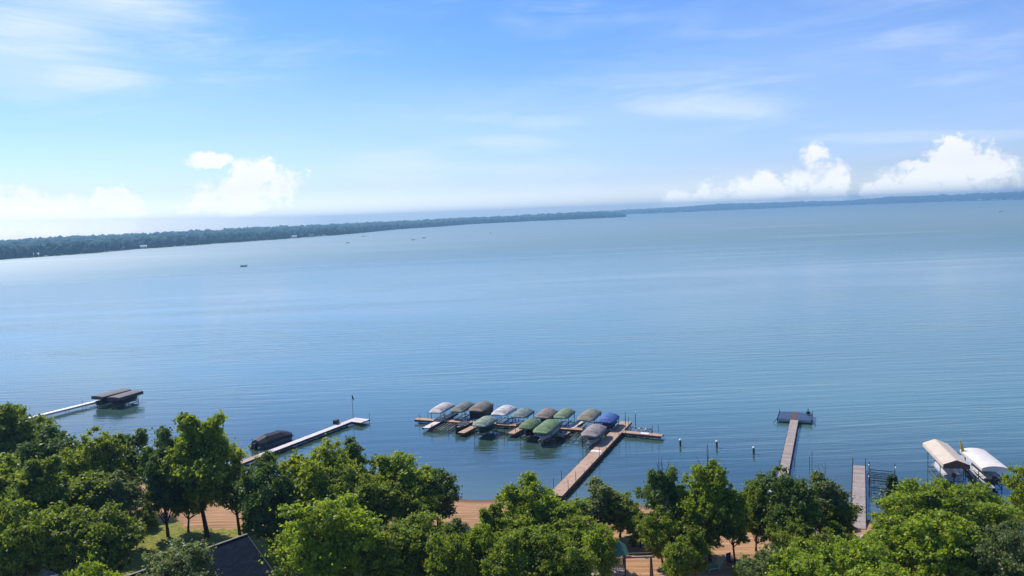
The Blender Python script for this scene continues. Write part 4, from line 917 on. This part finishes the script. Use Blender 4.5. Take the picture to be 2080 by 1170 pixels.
TREES = [
 (-70, 845, 1015, 190, 2, A1, 'broad tree cut by the left edge, farthest along the shore'),
 (22, 824, 1020, 150, 1, A1, 'tall rounded tree at the left edge just below the white dock'),
 (112, 866, 1050, 150, 6, D1, 'round tree directly below the white dock, second from the left edge'),
 (190, 876, 1062, 140, 4, Y1, 'wide bright tree below the two flat-roofed lifts'),
 (262, 878, 1035, 110, 5, D1, 'slim fork-trunked tree with beach showing at its base'),
 (330, 878, 1090, 120, 8, D1, 'dense dark tree just left of the tallest left-hand tree'),
 (408, 845, 1092, 165, 3, A1, 'tallest tree on the left, open crown rising over the left dock'),
 (480, 938, 1086, 105, 5, A1, 'small tree with a forked trunk standing on the open sand'),
 (-20, 920, 1130, 200, 9, A1, 'shaded tree at the left edge beside the dark roof'),
 (62, 935, 1140, 160, 8, A1, 'dark tree above the parked car, behind its bonnet'),
 (150, 950, 1125, 170, 9, A1, 'deep shaded tree in the middle of the left grove'),
 (240, 965, 1115, 120, 3, G1, 'pale-leaved small tree in front of the fork-trunked one'),
 (355, 1098, 1270, 190, 7, G1, 'grey-green foreground tree overlapping the shingled roof'),
 (190, 1138, 1300, 110, 4, B1, 'bright low crown at the bottom edge right of the car'),
 (545, 922, 1128, 130, 6, D1, 'dark-trunked tree right of the open sand'),
 (655, 886, 1105, 180, 2, Y1, 'large rounded tree hiding the middle of the left dock'),
 (725, 895, 1075, 105, 5, D1, 'spiky-topped tree at the right shoulder of the large rounded tree'),
 (812, 924, 1080, 145, 1, B1, 'bright round tree left of the open beach'),
 (886, 948, 1075, 120, 9, D1, 'tree whose right side borders the open beach'),
 (665, 995, 1240, 230, 7, B1, 'big bright foreground tree right of the shingled roof'),
 (785, 1060, 1230, 160, 9, A1, 'dark foreground tree right of the big bright one'),
 (868, 1038, 1195, 150, 4, A1, 'foreground tree just below the left end of the open beach'),
 (940, 1055, 1190, 100, 8, G1, 'greyish tree below the middle of the open beach'),
 (1000, 1028, 1175, 90, 3, A1, 'thin upright tree against the right end of the open beach'),
 (1078, 964, 1120, 130, 6, B1, 'bright tree at the foot of the long red-brown dock'),
 (1130, 1000, 1128, 150, 2, B1, 'spreading bright tree just right of the long dock foot'),
 (1058, 1050, 1210, 130, 9, A1, 'dark tree in front of the bright one at the dock foot'),
 (1212, 982, 1098, 125, 5, G1, 'slender tree right of the long dock, knobbly top'),
 (1258, 1002, 1092, 100, 1, A1, 'low tree between the long dock and the gap showing water'),
 (1220, 1066, 1200, 84, 9, B1, 'bright crown left of the green play tower roof'),
 (1170, 1100, 1240, 110, 8, A1, 'dark crown above the railed wooden deck'),
 (1345, 955, 1130, 115, 3, D1, 'thin-topped tree with bare dead branches above the swing set'),
 (1440, 942, 1140, 140, 1, B1, 'tall bright tree left of centre in the right-hand grove'),
 (1392, 985, 1125, 100, 8, A1, 'tree filling the gap between the dead-topped and tall bright trees'),
 (1492, 1000, 1152, 80, 5, A1, 'dark-trunked tree casting its shadow across the sand'),
 (1582, 952, 1125, 150, 4, D1, 'dense tree at the foot of the weathered pier'),
 (1668, 968, 1110, 130, 3, G1, 'airy tree left of the grey plank dock'),
 (1378, 1085, 1210, 84, 9, A1, 'low tree right of the swing set'),
 (1412, 1078, 1195, 62, 3, A1, 'low tree above the green striped lounger'),
 (1812, 958, 1112, 80, 20, M_spr, 'narrow dark spruce right of the empty ladder-like lift'),
 (1888, 972, 1160, 215, 7, B1, 'wide bright tree in front of the beige canopy'),
 (1985, 978, 1150, 180, 2, B1, 'wide bright tree below the cream canopy'),
 (2085, 940, 1090, 90, 6, A1, 'dark tree cut by the right edge near the shore'),
 (1830, 1045, 1200, 150, 9, B1, 'bright tree below the grey plank dock'),
 (1640, 1112, 1290, 210, 7, B1, 'large foreground crown at the bottom, left of the darkest hollow'),
 (1560, 1110, 1270, 120, 4, G1, 'grey-green foreground crown right of the sand and tree shadow'),
 (1765, 1098, 1270, 180, 4, B1, 'bright foreground crown in front of the rocks'),
 (1950, 1060, 1230, 200, 9, A1, 'dark tree filling the shaded hollow at lower right'),
 (2060, 1062, 1260, 160, 7, G1, 'grey-green foreground crown in the bottom right corner'),
 (1700, 1065, 1140, 90, 8, A1, 'small dark tree beside the shoreline rocks'),
 (30, 1010, 1215, 170, 4, A1, 'dark crown behind the parked car at the bottom left'),
 (128, 1015, 1195, 150, 9, A1, 'dark crown right behind the parked car'),
 (215, 1020, 1200, 150, 2, A1, 'shaded crown behind the bright low crown at the bottom'),
 (375, 930, 1080, 90, 6, A1, 'tree squeezed against the tallest left-hand tree'),
 (600, 940, 1110, 110, 9, A1, 'tree overlapping the left side of the large rounded tree'),
 (770, 965, 1100, 120, 9, A1, 'low tree between the large rounded and the bright round trees'),
 (700, 940, 1120, 140, 4, A1, 'shaded tree behind the top of the big bright foreground tree'),
 (845, 985, 1095, 110, 4, A1, 'low tree filling under the bright round tree by the beach'),
 (1180, 1045, 1150, 130, 4, B1, 'low spreading tree on the beach right of the long dock'),
 (1110, 1070, 1225, 130, 4, A1, 'shaded crown left of the railed wooden deck'),
 (1025, 1095, 1260, 110, 8, A1, 'shaded crown above the grey-violet low roof'),
 (905, 1075, 1250, 110, 9, A1, 'shaded crown overlapping the grey-violet roof from the left'),
 (1415, 1010, 1150, 120, 9, A1, 'shaded low tree under the tall bright tree'),
 (1345, 1030, 1150, 90, 6, A1, 'low tree below the dead-topped one'),
 (1620, 1000, 1135, 130, 9, A1, 'shaded tree between the weathered pier and the grey plank dock'),
 (1535, 985, 1120, 80, 8, A1, 'slim tree left of the dense one at the weathered pier'),
 (1700, 1010, 1120, 80, 4, A1, 'low tree at the left of the grey plank dock foot'),
 (1905, 1030, 1230, 170, 9, B1, 'dark crown below the wide bright tree at right'),
 (1612, 1058, 1160, 110, 4, A1, 'low dark tree in front of the weathered pier trees'),
 (1672, 1070, 1170, 90, 9, A1, 'low dark tree just left of the shoreline rocks'),
 (1300, 1040, 1112, 70, 8, A1, 'small tree arching over the sand above the swing beam'),
 (985, 1062, 1205, 90, 4, B1, 'bushy crown between the open beach and the dock foot trees'),
 (560, 1015, 1130, 80, 8, A1, 'drooping dark tree just right of the open sand trunks'),
]
for a in TREES:
    nm = 'spruce_tree' if a[4] >= 20 else 'oak_tree'
    tree(*a, name=nm, twigs=(7 if a[0] == 1345 else 3 if a[0] == 1440 else 2 if a[0] == 1668 else 0))
# undergrowth: small shrubs
for i, (px, py, w_, lab) in enumerate([(1288, 1108, 26, 'small round shrub behind the swing beam'), (505, 1085, 40, 'low shrub at the corner of the shingled roof'), (1330, 1100, 34, 'shrub just right of the swing set'), (1712, 1075, 50, 'low shrub among the shoreline rocks'), (300, 1075, 60, 'dark shrub at the back of the left beach'), (1170, 1075, 40, 'shrub beside the beach right of the long dock'), (1512, 1182, 62, 'dark round bush between the striped lounge chair and the tree shadow')]):
    p = gp(px, py); cm, tm = proto('oak', 9, B1 if i in (0, 2) else A1, **KW[9]); wm = w_*depth(p)/F; e = thing('shrub', lab, 'shrub', (p.x, p.y, p.z-.25*wm), i*1.3, 'low shrubs under the trees'); s = wm/2/4.6; e.scale = (s, s, s*.95)
    o = bpy.data.objects.new('foliage', cm); C.objects.link(o); o.parent = e

# ------------------------------------------------------------------ houses near the camera
def shingles(name, col):
    m = bpy.data.materials.new(name); m.use_nodes = True; q = NT(m.node_tree); b = q.n['Principled BSDF']
    uv = q.node('ShaderNodeUVMap'); br = q.node('ShaderNodeTexBrick'); q.l.new(uv.outputs[0], br.inputs[0])
    br.inputs['Scale'].default_value = 1.; br.inputs['Brick Width'].default_value = .45; br.inputs['Row Height'].default_value = .2; br.inputs['Mortar Size'].default_value = .018
    br.inputs['Color1'].default_value = (*col, 1); br.inputs['Color2'].default_value = (col[0]*.55, col[1]*.55, col[2]*.6, 1); br.inputs['Mortar'].default_value = (col[0]*.25, col[1]*.25, col[2]*.25, 1)
    nz = q.noise(uv.outputs[0], .8, 5, .6); q.l.new(q.mix(q.m('MULTIPLY', q.sm(nz, .4, .7), .4), br.outputs[0], (col[0]*.5, col[1]*.5, col[2]*.5, 1)), b.inputs['Base Color']); b.inputs['Roughness'].default_value = 1.; b.inputs['Specular IOR Level'].default_value = .05
    return m
M_sh = shingles('blue_grey_shingles', (.018, .028, .046)); M_sh2 = shingles('grey_violet_shingles', (.05, .048, .075))
def house(A0, B0, zr, pitch, sd1, ext0, ext1, label, ms, wcol, side=1, dep=5.):
    """ridge through pixels A0 > B0 at height zr; the near slope falls towards the camera"""
    a = at(*A0, zr); b_ = at(*B0, zr); d = Vector((b_.x-a.x, b_.y-a.y)).normalized(); n = Vector((d.y, -d.x))*side
    a = Vector((a.x, a.y))-d*ext0; b_ = Vector((b_.x, b_.y))+d*ext1; Lh = (b_-a).length; zg = float(gz(a.x, a.y))
    e = thing('house', label, 'house', (a.x, a.y, 0), math.atan2(d.y, d.x)); 
    sg = -side if True else 1      # local -y is the near side when side==1
    ze = zr-dep*math.tan(R(pitch))
    def slope(s):
        y = s*dep; th = .12
        V = [(0, 0, zr), (Lh, 0, zr), (Lh, y, ze), (0, y, ze), (0, 0, zr-th), (Lh, 0, zr-th), (Lh, y, ze-th), (0, y, ze-th)]
        k = MB(); k.hexa([V[7], V[6], V[5], V[4], V[3], V[2], V[1], V[0]] if s < 0 else V[4:]+V[:4])
        Ls = dep/math.cos(R(pitch))
        for i in range(len(k.f)):
            k.uv[i] = [(k.v[j][0], Ls*abs(k.v[j][1])/dep+(.0)) for j in k.f[i]]
        return k
    roof = slope(-1).build('roof_slope', ms, e); slope(1).build('roof_slope', ms, e)
    k = MB(); k.box((Lh/2, 0, zr+.03), (Lh+.1, .22, .06)); k.build('ridge_cap', mat('ridge_cap', (.20, .185, .17), .6), e)
    k = MB(); w2 = dep-.6; k.box((Lh/2, 0, (zg-.5+ze-.15)/2), (Lh-1., 2*w2, ze-.15-zg+.5))
    for x in (.5, Lh-.5): k.add([(x, -w2, ze-.15), (x, w2, ze-.15), (x, 0, zr-.3)], [(0, 1, 2) if x > 1 else (2, 1, 0)])
    k.build('wall', mat('siding_'+wcol[0], wcol[1], .8), e)
    for x in (Lh*.3, Lh*.7):
        k = MB(); k.box((x, w2+.03, (zg+ze)/2), (1.2, .06, 1.2)); k.build('window', M_black, e)
    for x in (-.02, Lh+.02):
        for s in (-1, 1):
            k = MB(); k.hexa([(x-.03, 0, zr-.2), (x+.03, 0, zr-.2), (x+.03, s*dep, ze-.2), (x-.03, s*dep, ze-.2), (x-.03, 0, zr+.02), (x+.03, 0, zr+.02), (x+.03, s*dep, ze+.02), (x-.03, s*dep, ze+.02)]); k.build('rake_board', mat('rake_board', (.10, .09, .085), .7), e)
    return e
house((388, 1125), (501, 1085.5), 5.2, 28, 1, 8, 0, 'house with dark blue-grey shingled roof between the grey-green and big bright trees', M_sh, ('brown', (.16, .11, .08)), dep=7)
house((575, 1172), (608, 1148.5), 4.6, 28, 1, 6, 0, 'smaller dark shingled roof corner cut by the bottom edge below the big bright tree', M_sh, ('tan', (.3, .25, .2)), dep=5)
house((-160, 1075), (14, 1050), 6.5, 30, 1, 6, 0, 'dark navy roof cut by the left edge', M_sh, ('dark', (.1, .09, .09)), dep=8)
house((845, 1165), (962, 1135), 3.6, 14, 1, 4, 0, 'grey-violet low roof under the trees at the bottom below the open beach', M_sh2, ('cedar', (.2, .13, .09)), dep=5)
# railed deck and play set
p = gp(1205, 1168); dz = p.z+1.0; dx = (at(1240, 1168, dz)-at(1150, 1168, dz)).length
dkk = thing('wooden_deck', 'dark wooden deck with white-topped railing left of the play tower', 'deck', (p.x-1.6, p.y, 0), -.05)
k = MB(); k.plank((-2.6, -1.6), (2.6, -1.6), 3.2, dz, .12); k.build('deck_floor', M_deckG, dkk)
k = MB(); k.box((0, .02, dz+.95), (5.2, .09, .07)); k.box((0, .02, dz+.15), (5.2, .05, .06)); k.build('rail', mat('pale_rail', (.45, .40, .33), .7), dkk)
for i in range(22):
    k = MB(); k.box((-2.5+i*.24, .02, dz+.55), (.05, .04, .74)); k.build('baluster', M_fasG if i % 2 else mat('pale_rail', (.45, .4, .33)), dkk)
for x in (-2.5, 2.5):
    for y in (-3.1, -.1): k = MB(); k.box((x, y, dz/2-.1), (.14, .14, dz)); k.build('deck_post', M_fasG, dkk)
p = at(1183, 1155, dz+.3); k = MB(); k.path([(0, 0, 0), (0, 0, .12), (0, 0, .38), (0, 0, .42)], [.16, .2, .3, .32], 12); k.ball((0, 0, .42), .26, 10, 6, (1, 1, .5)); o = k.build('flower_pot', mat('orange_glaze', (.6, .22, .04), .5)); o.location = (p.x, p.y, dz); o.scale = (1.3, 1.3, 1.3); tag(o, 'orange pot on the railed wooden deck', 'pot')
pg = gp(1275, 1190); zb = pg.z
ps = thing('play_set', 'wooden play tower with green pyramid roof and attached swing beam on the sand', 'play set', (pg.x, pg.y, zb), -.03)
sc = depth(pg)/F
hb = 2.55; bw = 2.35; x0, x1 = -.25, 2.05; xt0 = -1.6
for x in (xt0, x0):
    for y in (-.7, .7): k = MB(); k.box((x, y, 1.6), (.14, .14, 3.2)); k.build('tower_post', mat('brown_timber', (.14, .075, .05), .8), ps)
k = MB(); k.plank((xt0-.05, 0), (x0+.05, 0), 1.5, 1.35, .08); k.build('tower_floor', M_deckG, ps)
k = MB(); cx = (xt0+x0)/2; k.add([(xt0-.3, -1., 3.2), (x0+.3, -1., 3.2), (x0+.3, 1., 3.2), (xt0-.3, 1., 3.2), (cx, 0, 4.3)], [(0, 1, 4), (1, 2, 4), (2, 3, 4), (3, 0, 4), (3, 2, 1, 0)]); k.build('roof', mat('green_tarp', (.07, .20, .13), .6), ps)
for y in (-.72, .72):
    k = MB(); k.box((cx, y, 2.15), (1.35, .05, .08)); k.box((cx, y, 1.45), (1.35, .05, .08))
    for i in range(6): k.box((xt0+.15+i*.21, y, 1.8), (.06, .03, .65))
    k.build('tower_railing', mat('pale_rail', (.45, .4, .33)), ps)
k = MB(); k.box(((x0+x1)/2, .0, hb), (x1-x0+.2, .14, .16)); k.build('swing_beam', mat('pale_beam', (.40, .32, .27), .7), ps)
k = MB()
for s in (-1, 1): k.tube((x1, 0, hb), (x1+.05, s*.9, 0), .085, n=6)
k.build('swing_leg', mat('brown_timber', (.14, .075, .05)), ps)
k = MB(); k.box(((x0+x1)/2, .9, hb-.1), (x1-x0+.2, .1, .12)); k.build('crossbar', mat('brown_timber', (.14, .075, .05)), ps)
# lounger and chair on the grass
p = gp(1452, 1158); lg = thing('lounge_chair', 'green and white striped lounge chair on the grass left of the dark bush', 'chair', (p.x, p.y, p.z), 1.9)
MG = mat('green_stripe', (.06, .36, .10), .6)
k = MB()
for i in range(5): k.box((-.35+.175*i, .3, .38), (.09, 1.1, .03)); 
k.build('seat', MG, lg)
k = MB()
for i in range(5): k.hexa([(-.39+.175*i, -.25, .36), (-.31+.175*i, -.25, .36), (-.31+.175*i, -.75, 1.0), (-.39+.175*i, -.75, 1.0), (-.39+.175*i, -.25, .40), (-.31+.175*i, -.25, .40), (-.31+.175*i, -.75, 1.04), (-.39+.175*i, -.75, 1.04)])
k.build('backrest', mat('pale_green', (.5, .62, .45), .6), lg)
for sx in (-1, 1):
    for y in (-.25, .8): k = MB(); k.tube((sx*.42, y, 0), (sx*.42, y, .38), .02); k.build('leg', M_white, lg)
k = MB()
for sx in (-1, 1): k.tube((sx*.44, -.25, .37), (sx*.44, .88, .37), .025)
k.build('frame', M_white, lg)
p = gp(1484, 1150); ch = thing('camp_chair', 'dark red and blue folding chair leaning against the dark tree trunk', 'chair', (p.x, p.y, p.z), .5)
k = MB(); k.box((0, 0, .42), (.55, .5, .05)); k.build('seat', mat('red_canvas', (.28, .03, .03), .8), ch)
k = MB(); k.box((0, .27, .8), (.55, .05, .7)); k.build('backrest', mat('blue_canvas', (.05, .06, .2), .8), ch)
for sx in (-1, 1):
    for y in (-.22, .22): k = MB(); k.tube((sx*.25, y, 0), (sx*.25, -y, .85 if y > 0 else .42), .018); k.build('leg', M_black, ch)
p = gp(743, 1040); bu = thing('beach_umbrella', 'tan beach umbrella glimpsed through a gap in the tree crown', 'umbrella', (p.x, p.y, p.z))
k = MB(); k.tube((0, 0, 0), (0, 0, 2.1), .025); k.build('pole', M_white, bu)
k = MB(); N = 10; k.add([(0, 0, 2.3)]+[(1.1*math.cos(i*6.283/N), 1.1*math.sin(i*6.283/N), 1.85) for i in range(N)], [(0, i+1, (i+1) % N+1) for i in range(N)]); k.build('shade', mat('tan_canvas', (.5, .38, .28), .8), bu)
# car under the trees, bottom left
p = gp(92, 1186); car = thing('parked_car', 'silver-grey parked car glinting in the shade at the lower left', 'car', (p.x, p.y, p.z), .55)
def loft(rows, closed=True):
    k = MB(); n = len(rows[0]); V = [v for r_ in rows for v in r_]
    k.add(V, [(i*n+j, i*n+(j+1) % n, (i+1)*n+(j+1) % n, (i+1)*n+j) for i in range(len(rows)-1) for j in range(n)]+[tuple(range(n-1, -1, -1)), tuple(range((len(rows)-1)*n, len(rows)*n))]); return k
rows = []
for (x, zt, hw) in [(-2.2, .75, .78), (-2.05, .92, .86), (-1.2, 1.0, .9), (0, 1.0, .92), (1.0, .98, .9), (1.9, .86, .84), (2.2, .65, .74)]:
    rows.append([(x, -hw, .28), (x, -hw*1.02, .6), (x, -hw*.93, zt), (x, hw*.93, zt), (x, hw*1.02, .6), (x, hw, .28)])
M_car = mat('silver_paint', (.55, .55, .58), .22, .4, var=.03); loft(rows).build('body', M_car, car)
rows = []
for (x, zt, hw) in [(-1.75, 1.0, .8), (-1.1, 1.42, .68), (.1, 1.48, .7), (.55, 1.38, .7), (1.15, .98, .8)]:
    rows.append([(x, -.82, .95), (x, -hw, zt), (x, hw, zt), (x, .82, .95)])
loft(rows).build('window_glass', mat('tinted_glass', (.02, .025, .03), .05), car)
k = MB(); k.box((-.45, 0, 1.475), (1.25, 1.32, .05)); k.build('roof_panel', M_car, car)
for x in (-1.35, 1.35):
    for s in (-1, 1): k = MB(); k.tube((x, s*.74, .33), (x, s*.95, .33), .33, n=16); k.build('wheel', M_black, car)
for s in (-1, 1): k = MB(); k.box((2.13, s*.55, .66), (.12, .3, .14)); k.build('headlight', M_white, car)
# rocks at the foot of the plank dock
rr = random.Random(5)
rk = []
for v_ in range(3):
    v0, f0 = I2; r_ = np.random.RandomState(v_); vv = v0*(1+.35*(r_.rand(len(v0), 1)-.5))*np.array([1, .8, .6]); rk.append(np_mesh('rock', vv, f0, mat('pale_rock', (.42, .37, .33), .85), link=False))
for i in range(46):
    px = rr.uniform(1600, 1775); py = 1052+(px-1600)*.05+rr.uniform(0, 52); p = gp(px, py); o = bpy.data.objects.new('rock', rk[i % 3]); C.objects.link(o)
    s = rr.uniform(.2, .48); o.scale = (s, s, s); o.rotation_euler = (rr.uniform(0, 1), rr.uniform(0, 1), rr.uniform(0, 6)); o.location = (p.x, p.y, p.z+s*.25)
    tag(o, 'pale rounded rock in the riprap at the foot of the grey plank dock', 'rock', 'riprap rocks on the shore')

# ------------------------------------------------------------------ haze
hm = bpy.data.materials.new('haze_air'); hm.use_nodes = True; q = NT(hm.node_tree); q.n.clear()
vo = q.node('ShaderNodeVolumePrincipled'); vo.inputs['Color'].default_value = (.34, .64, .92, 1); vo.inputs['Density'].default_value = 2.0e-4; vo.inputs['Anisotropy'].default_value = .3
ou = q.node('ShaderNodeOutputMaterial'); q.l.new(vo.outputs[0], ou.inputs['Volume'])
k = MB(); k.box((0, 0, 0), (1, 1, 1)); o = k.build('haze', hm); o.scale = (8650, 10700, 92); o.location = (2225, 3950, 92/2-4.5); tag(o, kind='stuff')
